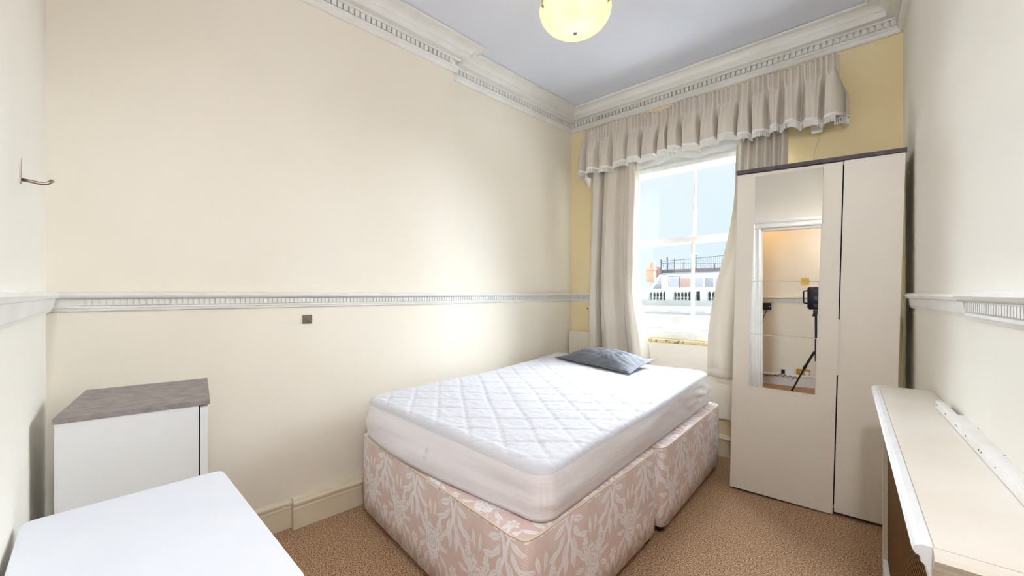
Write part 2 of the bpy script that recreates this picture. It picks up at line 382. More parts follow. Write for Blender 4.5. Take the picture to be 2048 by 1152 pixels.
# hallway seen in the wardrobe mirror
struct(box('wall_hall', (-2.2, -1.05, 0), (1.3, -.9, 2.9), M['wall']), 'yellow lit hallway wall seen in the mirror', 'wall')
struct(box('wall_hall_left', (-2.2, -.9, 0), (-2.05, -.14, 2.9), M['wall']), 'hallway end wall beyond the doorway on the left', 'wall')
struct(box('wall_hall_right', (1.2, -.9, 0), (1.35, -.14, 2.9), M['wall']), 'hallway end wall beyond the doorway on the right', 'wall')
struct(box('ceiling_hall', (-2.2, -1.05, 2.8), (1.35, -.2, 2.9), M['ceiling']), 'hallway ceiling beyond the doorway', 'ceiling')
w = MB()
w.box((.47, -.28, 0), (1.3, -.15, 2.9))
struct(w.make('wall_hall_side', M['wall']), 'hallway side wall beside the doorway', 'wall')

# cornice: profile (out from wall, height)
cz = 2.848
prof = [(0, 0), (.012, 0), (.018, .008), (.022, .022), (.030, .030), (.030, .044), (.010, .046), (.010, .080), (.034, .084), (.040, .092),
        (.078, .094), (.082, .100), (.086, .128), (.094, .132), (.100, .140), (.112, .150), (.135, .158), (.160, .160), (.166, .156), (.176, .158), (.182, .167), (0, .170)]
cr_path = [onD(dx0-2.2)]
cor = sweep('trim_1', prof, ring, M['trim'], closed=True, z=cz-.004)
struct(cor, 'white moulded plaster cornice with dentils around the ceiling', 'cornice')
dent = bpy.data.meshes.new('dentil')
_m = MB().box((-.0118, 0, 0), (.0118, .024, .034)); dent.from_pydata(_m.v, [], _m.f); dent.materials.append(M['trim'])
def dentils(parent, a, b, out, z, step=.034, mesh=dent, ends=(.04, .04)):
    a, b = Vector(a), Vector(b); d = (b-a).normalized(); n_ = Vector((d.y, -d.x)); L = (b-a).length-ends[0]-ends[1]; N = int(L/step)
    ang = math.atan2(d.y, d.x)
    for i in range(N+1):
        p = a+d*(ends[0]+(L-N*step)/2+i*step)+n_*out
        o = bpy.data.objects.new('dentil', mesh); COL.objects.link(o); o.parent = parent
        o.location = (p.x, p.y, z); o.rotation_euler = (0, 0, ang+pi)
def dent_side(parent, a, b, out, z, **k):
    # the dentil mesh runs from the recess outwards: its +y must point into the room
    dentils(parent, a, b, out, z, **k)
dz = cz-.004+.046
dent_side(cor, onA(.55, BR), bA, .0095, dz); dent_side(cor, bB, cAB, .0095, dz, ends=(.0, .04))
dent_side(cor, cAB, cBC, .0095, dz); dent_side(cor, cBC, onC(2.0), .0095, dz)
# dado rails
dprof = [(0, 0), (.010, 0), (.012, .010), (.016, .012), (.016, .020), (.012, .022), (.012, .048), (.026, .052), (.034, .056), (.038, .064), (.038, .074), (.030, .077), (0, .080)]
dprof_plain = [(0, 0), (.012, 0), (.016, .010), (.020, .014), (.024, .040), (.026, .050), (.036, .054), (.040, .064), (.038, .072), (.030, .075), (0, .078)]
dzz = 1.181
dd = bpy.data.meshes.new('dentil'); _m = MB().box((-.0068, 0, 0), (.0068, .009, .024)); dd.from_pydata(_m.v, [], _m.f); dd.materials.append(M['trim'])
dl = sweep('trim_2', dprof, [cD+dA*.0, bA, bB, cAB], M['trim'], z=dzz); struct(dl, 'white dentil dado rail along the left wall', 'dado rail')
dentils(dl, onA(.06, BR), bA, .0115, dzz+.023, step=.0203, mesh=dd, ends=(.02, 0)); dentils(dl, bB, cAB, .0115, dzz+.023, step=.0203, mesh=dd, ends=(0, .03))
db = sweep('trim_3', dprof, [cAB, Vector((ox0-.02, WY))], M['trim'], z=dzz); struct(db, 'short white dentil dado rail behind the left curtain', 'dado rail')
dentils(db, cAB, (ox0-.02, WY), .0115, dzz+.023, step=.0203, mesh=dd, ends=(.03, .02))
dr = sweep('trim_4', dprof_plain, [onC(3.02), onC(1.79)], M['trim'], z=dzz-.004); struct(dr, 'plain white dado rail on the right wall behind the wardrobe end', 'dado rail')
dprof_big = [(0, -.004), (.014, -.004), (.018, .006), (.022, .010), (.022, .018), (.016, .022), (.016, .050), (.030, .054), (.040, .058), (.046, .066), (.046, .078), (.036, .081), (0, .083)]
dr2 = sweep('trim_5', dprof_big, [onC(1.79), onC(.05)], M['trim'], z=dzz-.004); struct(dr2, 'white dentil dado rail on the right wall above the radiator cover', 'dado rail')
dentils(dr2, onC(1.79), onC(.3), .0155, dzz+.019, step=.0203, mesh=dd, ends=(.02, 0))
dfr = sweep('trim_6', dprof_plain, [onD(dx0-.11), cD], M['trim'], z=dzz); struct(dfr, 'plain white dado rail on the left-edge wall beside the hook', 'dado rail')
dh_ = sweep('trim_7', dprof, [(1.2, -.9), (-2.05, -.9)], M['trim'], z=dzz-.045); struct(dh_, 'white dentil dado rail in the hallway', 'dado rail')
dentils(dh_, (.1, -.9), (-1.0, -.9), .0115, dzz-.022, step=.0203, mesh=dd)
# skirting
sprof = [(0, 0), (.018, 0), (.018, .105), (.022, .108), (.014, .112), (.014, .120), (.026, .128), (.028, .140), (.018, .148), (.014, .158), (0, .162)]
sprof_thin = [(max(0, a-.014) if a > 0 else 0, b) for a, b in sprof]
sprof_thick = [(a+.022 if a > 0 else 0, b) for a, b in sprof]
yj = .856
s1 = sweep('baseboard_left', sprof_thick, [onA(yj, BR), bA+dA*.03, bB+dA*.03, cAB], M['skirting']); struct(s1, 'cream moulded skirting board along the left wall', 'skirting board')
s2 = sweep('baseboard_left_corner', sprof_thin, [cD, onA(yj, BR)], M['skirting']); struct(s2, 'thinner cream skirting board behind the white table', 'skirting board')
s3 = sweep('baseboard_back', sprof, [cAB, cBC], M['skirting'], z=.0); struct(s3, 'cream skirting board below the window between bed and wardrobe', 'skirting board')
s4 = sweep('baseboard_right', sprof, [cBC, onC(2.42)], M['skirting']); struct(s4, 'cream skirting board behind the wardrobe on the right wall', 'skirting board')
s5 = sweep('baseboard_hall', sprof, [(1.2, -.9), (-2.05, -.9)], M['trim']); struct(s5, 'white skirting board of the hallway', 'skirting board')
# boxed ledge in the far left corner
bx = box('trim_8', (cAB.x+.01, WY-.06, 0), (-1.86, WY, .885), M['wall'], bevel=.004); struct(bx, 'low boxed-in ledge in the corner behind the bed', 'boxing')
bx = box('trim_9', (-1.86, WY-.035, .29), (-.30, WY, .845), M['wall'], bevel=.004); struct(bx, 'plain cream apron panel under the window', 'panel')
# door frame
t = thing('door_1', 'white moulded door frame of the doorway, seen in the mirror', 'door frame'); t['kind'] = 'structure'
aprof = [(0, 0), (.006, .016), (.022, .022), (.030, .018), (.062, .018), (.070, .026), (.088, .030), (.104, .026), (.108, 0)]
def archi(mb, x0, x1, z0, z1, vert, flip):
    n = len(aprof); b = len(mb.v)
    for end in (0, 1):
        for (a, h_) in aprof:
            if vert: x = (x0-a) if flip else (x0+a); z = z0 if end == 0 else z1+a*.9999
            else: x = (x0-a) if end == 0 else (x1+a); z = z0+a
            p = onD(x)+nD*h_; mb.v.append((p.x, p.y, z))
    mb.f += [(b+i, b+i+1, b+n+i+1, b+n+i) for i in range(n-1)]
    return mb
archi(MB(), dx0, 0, 0, dh, True, True).make('architrave', M['trim'], t)
archi(MB(), dx1, 0, 0, dh, True, False).make('architrave', M['trim'], t)
archi(MB(), dx0, dx1, dh, 0, False, False).make('architrave_head', M['trim'], t)
w = MB(); a, b = onD(dx0), onD(dx0+.02); w.prism([a+nD*.002, b+nD*.002, b-nD*.125, a-nD*.125], 0, dh)
a, b = onD(dx1-.02), onD(dx1); w.prism([a+nD*.002, b+nD*.002, b-nD*.125, a-nD*.125], 0, dh)
a, b = onD(dx0), onD(dx1); w.prism([a+nD*.002, b+nD*.002, b-nD*.125, a-nD*.125], dh-.02, dh); w.make('door_lining', M['trim'], t)

# ------------------------------------------------------------------ WINDOW
win = thing('window_1', 'white painted sash window between beige curtains', 'window', (0, 0, 0)); win['kind'] = 'structure'
def wbox(name, lo, hi, m=M['sash'], parent=win, bevel=.003): return box(name, lo, hi, m, parent, bevel)
w = MB(); fy0, fy1 = WY+.03, WY+.17
w.box((ox0, fy0, oz0), (ox0+.06, fy1, oz1)).box((ox1-.06, fy0, oz0), (ox1, fy1, oz1)).box((ox0, fy0, 2.335), (ox1, fy1, oz1)).box((ox0+.05, fy0-.02, 2.30), (ox1-.05, fy0+.02, 2.345))
w.make('frame', M['sash'], win, bevel=.003)
gx0, gx1, mx_ = ox0+.06, ox1-.06, -1.142
def sash(name, y0, y1, z0, z1, rt, rb, st=.045):
    w = MB(); w.box((gx0, y0, z0), (gx0+st, y1, z1)).box((gx1-st, y0, z0), (gx1, y1, z1)).box((gx0, y0, z1-rt), (gx1, y1, z1)).box((gx0, y0, z0), (gx1, y1, z0+rb))
    s = w.make(name, M['sash'], win, bevel=.002)
    g = box('glazing_bar', (mx_-.011, y0+.004, z0+rb), (mx_+.011, y1-.004, z1-rt), M['sash'], s, .004)
    ym = (y0+y1)/2
    for xa, xb in ((gx0+st, mx_-.011), (mx_+.011, gx1-st)):
        box('glass_pane', (xa, ym-.002, z0+rb), (xb, ym+.002, z1-rt), M['glass'], s)
    return s
lo_s = sash('lower_sash', WY+.055, WY+.095, .962, 1.725, .045, .10)
up_s = sash('upper_sash', WY+.105, WY+.145, 1.675, 2.345, .055, .045)
wbox('sash_latch', (mx_-.03, WY+.07, 1.725), (mx_+.02, WY+.10, 1.74))
w = MB(); w.box((ox0, WY+.02, oz0+.012), (ox1, WY+.17, .938)).make('sill', M['sash'], win, bevel=.004)
box('sill_edge', (ox0, WY-.040, oz0-.014), (ox1, WY+.03, oz0+.012), M['peel'], win, .003)
w = MB(); w.box((ox0, WY+.14, .84), (ox1, WY+.40, .90)).make('outer_sill', M['stucco'], win)

# ------------------------------------------------------------------ OUTSIDE
YO = 21.0
def opt(px, py, y=YO): return at_y(px, py, y)
bl = thing('opposite_building', 'white stucco building across the street with balustrade, mansard and iron railing', 'building', (0, 0, 0))
def ob(name, px0, py0, px1, py1, y0, y1, m, parent=bl, bev=0):
    a, b = opt(px0, py1, y0), opt(px1, py0, y0); return box(name, (a.x, y0, a.z), (b.x, y1, b.z), m, parent, bev)
zt = opt(1340, 577.5).z; zb = opt(1340, 601).z; zc1 = opt(1340, 611).z
XL, XR = -40, 12
# parapet piers between balustrade groups, rails above and below
gaps = [(1213, 1276, 9), (1297.5, 1330.5, 5), (1345.5, 1381, 5), (1389, 1400, 2), (1413.5, 1447, 5), (1462, 1494, 5), (1509, 1560, 5)]
box('plinth', (XL, YO, zc1), (XR, YO+.5, zb), M['stucco'], bl)
box('coping', (XL, YO-.18, opt(1340, 583).z), (XR, YO+.6, zt), M['stucco'], bl, .03)
zi = opt(1340, 583).z
xs = [opt(a, 590).x for g in gaps for a in g[:2]]
edges = [XL]+xs+[XR]
for i in range(0, len(edges), 2):
    box('pier', (edges[i], YO, zb), (edges[i+1], YO+.42, zi), M['stucco'], bl)
hb = zi-zb
bal = None
for g in gaps:
    x0, x1 = opt(g[0], 590).x, opt(g[1], 590).x; n = max(1, round((x1-x0)/.175))
    for i in range(n):
        x = x0+(i+.0)*(x1-x0)/n
        if bal is None:
            r_ = .085
            bal = MB().lathe([(r_*.9, 0), (r_*.9, hb*.08), (r_*.4, hb*.16), (r_*.42, hb*.28), (r_*.95, hb*.34), (r_*.42, hb*.42), (r_*.30, hb*.60), (r_*.35, hb*.75), (r_*.55, hb*.88), (r_*.9, hb*.92), (r_*.9, hb)], 10).make('baluster', M['stucco'], bl, smooth=True)
            bal.location = (x, YO+.12, zb)
        else: copy_of(bal, bl, loc=(x, YO+.12, zb))
box('roof_gutter', (XL, YO+.5, zb-.3), (XR, YO+.9, zi+.1), M['stucco_dark'], bl)
box('facade', (XL, YO+.1, -12), (XR, YO+1.2, zc1), M['stucco'], bl)
box('main_cornice', (XL, YO-.35, opt(1340, 618).z), (XR, YO+.1, zc1+.02), M['stucco'], bl, .04)
for i in range(34):
    box('bracket', (XL*.6+i*1.05, YO-.22, opt(1340, 624).z), (XL*.6+i*1.05+.22, YO+.1, opt(1340, 618).z), M['stucco'], bl)
box('string_course', (XL, YO-.10, opt(1340, 632).z), (XR, YO+.1, opt(1340, 629).z), M['stucco'], bl)
for i in range(12):
    x = -32+i*3.2; box('facade_window', (x, YO+.06, opt(1340, 712).z), (x+1.2, YO+.12, opt(1340, 652).z), M['win_grey'], bl)
# mansard with a row of dormer windows
YM = YO+1.6
zm0, zm1 = opt(1340, 580, YM).z, opt(1340, 551, YM).z
xm0, xm1 = opt(1334, 560, YM).x, opt(1560, 560, YM).x+4
box('dormer_wall', (xm0, YM, zm0-.5), (xm1, YM+2, zm1), M['stucco'], bl)
for (a, b, mm, tilt) in ((1341, 1359.5, 'win_grey', 0), (1362, 1382, 'win_brown', 0), (1390, 1407, 'win_grey', 0), (1411, 1427.5, 'slate', 0), (1432, 1447, 'win_grey', 0), (1452, 1470, 'win_grey', 0), (1474, 1492, 'win_brown', 0), (1497, 1515, 'win_grey', 0)):
    pa, pb = opt(a, 575, YM), opt(b, 555.5, YM)
    f = box('window_frame', (pa.x-.05, YM-.08, pa.z-.05), (pb.x+.05, YM-.02, pb.z+.05), M['stucco'], bl)
    box('window_pane', (pa.x, YM-.10, pa.z), (pb.x, YM-.07, pb.z), M[mm], f)
box('roof_edge', (xm0-.2, YM-.35, zm1-.02), (xm1, YM+2, opt(1340, 549, YM).z), M['stucco'], bl)
box('fascia', (opt(1323, 545, YM).x, YM-.25, opt(1340, 549, YM).z), (xm1, YM+2, opt(1340, 539.5, YM).z), M['fascia'], bl)
box('terrace_edge', (opt(1330, 545, YM).x, YM-.45, opt(1340, 549.5, YM).z), (xm1, YM-.2, opt(1340, 546.5, YM).z), M['slate'], bl)
# slated hip beside the dormers, rows of slates
xa, xb_ = opt(1309, 578, YM).x, opt(1334, 578, YM).x; zs0 = opt(1320, 582, YM).z; rows = 8; hz = (zm1-zs0)/rows
for i in range(rows):
    xl = xa+(xb_-xa)*.62*(i/rows)
    wn_ = max(1, int((xb_-.15-xl)/.22)+1)
    for j in range(wn_):
        x0 = xl+j*.22
        if x0 > xb_-.18: break
        box('slate', (x0+.008, YM-.30+i*.04, zs0+i*hz), (min(x0+.212, xb_-.16), YM-.26+i*.04, zs0+(i+1)*hz-.012), M['slate'], bl)
MB().bar((xa-.12, YM-.35, zs0), (xa+(xb_-xa)*.62, YM-.2, zm1+.05), .07, 4).make('hip_edge', M['stucco'], bl)
box('corner_post', (xb_-.16, YM-.4, zs0), (xb_+.12, YM, zm1), M['stucco'], bl)
box('slope_backing', (xa, YM-.2, zs0-.3), (xb_, YM, zs0+.35), M['slate'], bl)
# gable wall rising from chimney to terrace
g0, g1, g2, g3 = opt(1307, 560, YM+.3), opt(1322, 560, YM+.3), opt(1322, 534, YM+.3), opt(1312, 534, YM+.3); g4 = opt(1307, 545, YM+.3)
w = MB(); b = 0
ps = [g0, g1, g2, g3, g4]; w.v = [tuple(p) for p in ps]+[(p.x, p.y+.4, p.z) for p in ps]; n = 5
w.f = [tuple(range(n)), tuple(reversed(range(n, 2*n)))]+[(i, n+i, n+(i+1) % n, (i+1) % n) for i in range(n)]
w.make('gable_wall', M['fascia'], bl)
# chimney stack, each course of bricks
ch = box('chimney_core', (opt(1291.5, 560, YM-.1).x, YM-.09, opt(1300, 582, YM-.1).z), (opt(1307.5, 560, YM-.1).x, YM+.5, opt(1300, 541, YM-.1).z), M['brick'], bl)
c0, c1 = opt(1291, 562, YM-.1), opt(1308, 541, YM-.1); nr = 9; rh = (c1.z-c0.z)/nr; bw = (c1.x-c0.x)/2
for i in range(nr):
    for j in range(3 if i % 2 else 2):
        x0 = c0.x+(j-(.5 if i % 2 else 0))*bw; x1 = x0+bw-.012; x0 = max(x0, c0.x); x1 = min(x1, c1.x)
        if x1-x0 > .03: box('brick', (x0, YM-.12, c0.z+i*rh), (x1, YM-.08, c0.z+(i+1)*rh-.012), M['brick'], ch)
k0, k1 = opt(1289.5, 541, YM-.1), opt(1309, 536, YM-.1)
box('chimney_cap', (k0.x, YM-.18, k0.z), (k1.x, YM+.55, k1.z), M['brick'], bl, .02)
pz0, pz1 = opt(1301, 536, YM).z, opt(1301, 524, YM).z; hp = pz1-pz0
MB().lathe([(.15, 0), (.13, hp*.6), (.12, hp*.75), (.18, hp*.8), (.17, hp), (.11, hp), (.10, hp*.6)], 14, (opt(1301, 530, YM).x, YM+.2, pz0)).make('chimney_pot', M['terracotta'], bl, smooth=False)
f0, f1 = opt(1288.5, 580, YM-.2), opt(1309, 563, YM-.2)
box('chimney_base', (f0.x, YM-.2, f0.z), (f1.x, YM+.5, f1.z), M['slate'], bl)
# iron terrace railing
zr0 = opt(1340, 541, YM).z
def rail_bar(pxa, pya, pxb, pyb, y=YM, r=.018): return (opt(pxa, pya, y), opt(pxb, pyb, y), r)
rl = MB()
for a in (rail_bar(1323, 523, 1450, 511.0, YM+.1, .02), rail_bar(1323, 541, 1450, 539, YM, .02), rail_bar(1335, 528, 1450, 526, YM-.1, .014)): rl.bar(*a, n=4)
rl.bar(opt(1450, 512, YM), opt(1560, 505, YM), .02, 4); rl.bar(opt(1450, 539, YM), opt(1560, 538, YM), .02, 4)
ra = rl.make('terrace_railing', M['rail'], bl)
px = 1338
while px < 1560:
    a, b = opt(px, 540, YM), opt(px, 524-(px-1323)*.098, YM)
    MB().bar(a, b, .012, 4).make('bar', M['rail'], ra)
    px += 3.9
for px, pt_, rr in ((1323, 519, .055), (1335, 514, .05), (1349, 517, .03), (1392, 510, .035), (1429, 526, .03), (1368, 524, .03)):
    MB().bar(opt(px, 549 if px < 1340 else 540, YM-.3), opt(px, pt_, YM-.3), rr, 6).make('post', M['rail'], ra)
for q in range(7):
    MB().bar(opt(1323+q*3.9, 549, YM-.3), opt(1323+q*3.9, 528, YM-.3), .016, 4).make('bar', M['rail'], ra)
MB().bar(opt(1322, 527, YM-.3), opt(1350, 525, YM-.3), .03, 4).make('bar', M['rail'], ra)
st = struct(box('street_ground', (-60, 4.2, -12.2), (40, 60, -12), M['stucco']), 'street far below the window', 'ground')

# ------------------------------------------------------------------ soft meshes
def rbox_grid(name, corners, z0, z1f, rc, re, m, parent=None, nu=60, nv=40, hfun=None, sidefun=None, nz=6, uvscale=True, mats=None, bottom=True, rec=None):
    """soft box over a quad (corners A,B,C,D counter-clockwise); plan radius rc, top-edge radius re, top height z1f(u,v)"""
    A, B, C, D = [Vector(c[:2]) for c in corners]
    Lu = ((B-A).length+(C-D).length)/2; Lv = ((D-A).length+(C-B).length)/2
    def grid(L, n):
        e = [0, re*.12, re*.35, re*.65, re]; mid = [re+(L-2*re)*i/n for i in range(1, n)]
        return e+mid+[L-x for x in reversed(e)]
    gu, gv = grid(Lu, nu), grid(Lv, nv)
    def plan(a, b):                       # a,b metres -> rounded-corner plan position in metres
        ca = min(max(a, rc), Lu-rc); cb = min(max(b, rc), Lv-rc); dx, dy = a-ca, b-cb
        if dx and dy:
            mxx = max(abs(dx), abs(dy)); L = math.hypot(dx, dy); return ca+dx*mxx/L, cb+dy*mxx/L
        return a, b
    def dist(a, b):
        ca = min(max(a, rc), Lu-rc); cb = min(max(b, rc), Lv-rc); dx, dy = a-ca, b-cb
        if dx and dy: return rc-max(abs(dx), abs(dy))
        return min(a, Lu-a, b, Lv-b)
    def world(a, b):
        u, v = a/Lu, b/Lv; return (A*(1-u)+B*u)*(1-v)+(D*(1-u)+C*u)*v
    V, Fc, UV, MI = [], [], [], []; nu_, nv_ = len(gu), len(gv)
    for b in gv:
        for a in gu:
            pa, pb = plan(a, b); s = dist(a, b); zt_ = z1f(a/Lu, b/Lv)
            dz_ = re-math.sqrt(max(0, re*re-(re-min(s, re))**2))
            if hfun: dz_ -= hfun(pa, pb, s, Lu, Lv)
            p = world(pa, pb); V.append((p.x, p.y, zt_-dz_))
    for j in range(nv_-1):
        for i in range(nu_-1):
            k = j*nu_+i; Fc.append((k, k+1, k+nu_+1, k+nu_)); MI.append(0)
    per = [(i, 0) for i in range(nu_)]+[(nu_-1, j) for j in range(1, nv_)]+[(i, nv_-1) for i in range(nu_-2, -1, -1)]+[(0, j) for j in range(nv_-2, 0, -1)]
    N = len(per); prev = [j*nu_+i for i, j in per]; plen = [0]
    pts = [plan(gu[i], gv[j]) for i, j in per]
    for q in range(1, N+1): plen.append(plen[-1]+math.hypot(pts[q % N][0]-pts[q-1][0], pts[q % N][1]-pts[q-1][1]))
    rowsv = [prev]; cen = (Lu/2, Lv/2)
    for r in range(1, nz+1):
        fr = r/nz; cur = []
        for q, (i, j) in enumerate(per):
            pa, pb = pts[q]; top = V[prev[q]][2] if r == 1 else None
            zt_ = V[rowsv[0][q]][2]; zb_ = z0(pa/Lu, pb/Lv) if callable(z0) else z0
            z = zt_+(zb_-zt_)*fr
            o = sidefun(plen[q], fr, pa, pb, Lu, Lv) if sidefun else 0
            nx, ny = 0, 0
            if i == 0: nx = -1
            if i == nu_-1: nx = 1
            if j == 0: ny = -1
            if j == nv_-1: ny = 1
            nl = math.hypot(nx, ny) or 1
            p = world(pa+nx/nl*o, pb+ny/nl*o); cur.append(len(V)); V.append((p.x, p.y, z))
        rowsv.append(cur)
    for r in range(nz):
        for q in range(N):
            a_, b_ = rowsv[r][q], rowsv[r][(q+1) % N]; c_, d_ = rowsv[r+1][(q+1) % N], rowsv[r+1][q]
            Fc.append((a_, d_, c_, b_)); MI.append(1)
    if bottom: Fc.append(tuple(reversed(rowsv[-1]))); MI.append(1)
    me = bpy.data.meshes.new(name); me.from_pydata(V, [], Fc); me.update()
    uvl = me.uv_layers.new(name='UVMap')
    pq = {}
    for r in range(nz+1):
        for q in range(N): pq.setdefault(rowsv[r][q], (plen[q], V[rowsv[r][q]][2]))
    for p in me.polygons:
        for li in p.loop_indices:
            vi = me.loops[li].vertex_index
            if MI[p.index] == 0: uvl.data[li].uv = (V[vi][0], V[vi][1])
            else:
                uu, vv = pq.get(vi, (V[vi][0], V[vi][1]))
                uvl.data[li].uv = (uu, vv)
        p.material_index = MI[p.index]
    # fix the wrap of the last side column
    for p in me.polygons:
        if MI[p.index] == 1 and len(p.loop_indices) == 4:
            us = [uvl.data[li].uv[0] for li in p.loop_indices]
            if max(us)-min(us) > 1:
                for li in p.loop_indices:
                    if uvl.data[li].uv[0] < .5: uvl.data[li].uv = (uvl.data[li].uv[0]+plen[-1], uvl.data[li].uv[1])
    bm = bmesh.new(); bm.from_mesh(me); bmesh.ops.recalc_face_normals(bm, faces=bm.faces); bm.to_mesh(me); bm.free()
    o = link(name, me, mats or [m, m], parent, True)
    outline = [world(*p_) for p_ in pts]
    return o, outline, [V[k][2] for k in prev]

# ------------------------------------------------------------------ BED: two divan bases, mattress, cushion
def divan(label, corners, top, rc, castors):
    t = thing('divan_base', label, 'bed base', (0, 0, 0), group='floral divan bases under the mattress')
    b, ol, zs = rbox_grid('upholstered_box', corners, .055, lambda u, v: top+.004*math.sin(u*3)*math.sin(v*3), rc, .016, M['damask'], t, 22, 22, mats=[M['damask'], M['damask']], nz=4,
                          sidefun=lambda s, fr, *a: .004*math.sin(pi*fr))
    cen = sum(ol, Vector((0, 0)))/len(ol)
    MB().tube([(p.x+(cen.x-p.x)*.006, p.y+(cen.y-p.y)*.006, top-.006) for p in ol]+[(ol[0].x, ol[0].y, top-.006)], .0045, 6).make('piping', M['piping'], t, smooth=True)
    for (x, y) in castors:
        c = MB().bar((x, y, .03), (x, y, .06), .012, 8).make('castor', M['black'], t)
        MB().lathe([(.0, -.012), (.022, -.012), (.026, -.006), (.026, .006), (.022, .012), (0, .012)], 14, (x, y, .027), Matrix.Rotation(pi/2, 3, 'Y') @ Matrix.Identity(3)).make('wheel', M['black'], c, smooth=True)
    return t
ZB = .463
FL, FR, MR, ML = (-2.175, 1.16), (-.828, .990), (-.833, 2.045), (-2.17, 2.12)
divan('floral pink divan base at the foot of the bed, nearest the table', (FL, FR, MR, ML), ZB, .05, [(-2.11, 1.22), (-.90, 1.08), (-.87, 1.98), (-2.1, 2.04)])
divan('floral pink divan base under the head of the bed, beside the wardrobe', ((-2.15, 2.135), (-.812, 2.062), (-.845, 3.20), (-2.13, 3.22)), ZB, .05, [(-2.08, 2.2), (-.86, 2.14), (-.88, 3.12), (-2.05, 3.14)])
mt = thing('mattress', 'white mattress in quilted protector lying on the floral bed base', 'mattress', (0, 0, 0))
def mtop(u, v):
    return .670+.035*max(0, v-.45)*1.0+.020*max(0, 1-u*1.6)*max(0, (v-.8)*5)+.004*math.sin(u*7+1)*math.sin(v*9) - .010*(1-v)*(u)
def quilt(a, b, s, Lu, Lv):
    g = .205
    h = 0
    x, y = a*1.0, b*1.0
    wob = .012*noise.noise(Vector((x*3, y*3, 1)))
    for k, (c, s_) in enumerate(((.62, .785), (.62, -.785))):
        d = (x*c+y*s_+wob)/g*1.4; fr = abs(d-round(d))*g/1.4
        h -= .0065*math.exp(-(fr/.007)**2)
    h += .0030*noise.noise(Vector((x*9, y*9, 0)))+.0032*noise.noise(Vector((x*22+y*9, y*34-x*10, 5)))+.0016*noise.noise(Vector((x*60, y*50, 9)))
    # gathered ruching on the window side and along the right edge
    r = max(0, (b/Lv-.62)/.38)*max(0, (a/Lu-.35)/.65)
    h += .010*r*noise.noise(Vector((x*9+y*4, y*34-x*12, 3)))
    e = math.exp(-((s-.045)/.010)**2); h += .0035*e
    h *= min(1, s/.03)
    return h
def mside(s, fr, a, b, Lu, Lv):
    env = math.sin(pi*min(1, fr))
    o = .010*env+.010*env*noise.noise(Vector((s*2.2, fr*2.4+s*.8, 0)))
    if a > Lu*.9: o += .022*env*max(0, b/Lv-.40)*noise.noise(Vector((s*5+fr*2, fr*7-s*5, 7)))*2
    if b < .1: o += .075*fr*math.sin(pi*min(1, a/Lu*1.08))**1.0*(1-a/Lu*.6)
    if b < .1: o += .004*env*noise.noise(Vector((s*1.5, fr*9+s*2, 9)))
    return o
mc = ((-2.166, 1.172), (-.828, 1.085), (-.905, 3.175), (-2.255, 3.17))
mb_, mol, mzs = rbox_grid('protector', mc, ZB+.010, mtop, .085, .030, M['sheet'], mt, 128, 190, quilt, mside, 12, mats=[M['sheet'], M['sheet_side']])
# faint printed mark showing through the foot end
def to_px(p):
    l = XW.x*p[0]+YW.x*p[1]; d = XW.y*p[0]+YW.y*p[1]; return (CX+F_PX*l/d, HOR-F_PX*(p[2]-EYE)/d) if d > .1 else (-1, -1)
sv = [v.co.copy() for v in mb_.data.vertices if v.co.z < .64 and v.co.y < 1.3]
pm = min(sv, key=lambda p: (to_px(p)[0]-853)**2+(to_px(p)[1]-908)**2)
ux, uz, oo = Vector((.996, -.075, 0)), Vector((.0, -.10, 1)).normalized(), pm+Vector((-.0002, -.004, 0))
dd_ = [oo+ux*a_+uz*b_ for a_, b_ in ((-.014, .008), (0, .026), (.014, .008), (0, -.006), (-.010, -.010), (.008, -.008), (.010, -.024), (-.008, -.024))]
dd_ = [Vector((p.x, min(sv, key=lambda q: (q.x-p.x)**2+(q.z-p.z)**2).y-.006, p.z)) for p in dd_]
lab = raw('print_mark', dd_, [(0, 1, 2, 3), (4, 5, 6, 7)], M['logo'], mt)
lab['label'] = 'faint blue printed mark showing through the cover'
# two small dark specks on the protector are left to the cloth itself

# cushion
cu = thing('pillow', 'slate grey pillow lying at the head of the mattress', 'pillow', (0, 0, 0))
Pc = [Vector((-2.075, 2.875, .705)), Vector((-1.292, 2.690, .690)), Vector((-1.275, 3.09, .745)), Vector((-1.96, 3.17, .735))]
n1, n2 = 56, 40; V = []; Fc = []
def cpt(u, v, sgn):
    # pull the sides in between the corners
    uu, vv = u*2-1, v*2-1
    pin = .045
    u2 = .5+uu*.5*(1-pin*(1-vv*vv)); v2 = .5+vv*.5*(1-pin*1.6*(1-uu*uu))
    P = (Pc[0]*(1-u2)+Pc[1]*u2)*(1-v2)+(Pc[3]*(1-u2)+Pc[2]*u2)*v2
    eu, ev = min(1, (1-abs(uu))/.9), min(1, (1-abs(vv))/.85)
    fl = .10
    tu, tv = max(0, (1-abs(uu)-.055))/.945, max(0, (1-abs(vv)-.085))/.915
    h = .088*(math.sin(pi/2*min(1, tu*1.25))**.75 if tu > 0 else 0)*(math.sin(pi/2*min(1, tv*1.15))**.75 if tv > 0 else 0)
    wr = 0
    if sgn > 0 and h > 0:
        a = math.atan2(v-.45, (u-.62)*1.6); rr = math.hypot(v-.45, (u-.62)*1.6)
        wr = .006*math.sin(a*13+noise.noise(Vector((u*4, v*4, 0)))*3)*math.exp(-((rr-.16)/.12)**2)
        wr += .005*noise.noise(Vector((u*7, v*18, 2)))+.004*noise.noise(Vector((u*20, v*9, 4)))
        wr *= min(1, h/.03)
    z = P.z+(h*.93+wr+.004 if sgn > 0 else -h*.10)
    return (P.x, P.y, z)
for sgn in (1, -1):
    for j in range(n2+1):
        for i in range(n1+1): V.append(cpt(i/n1, j/n2, sgn))
O = (n1+1)*(n2+1)
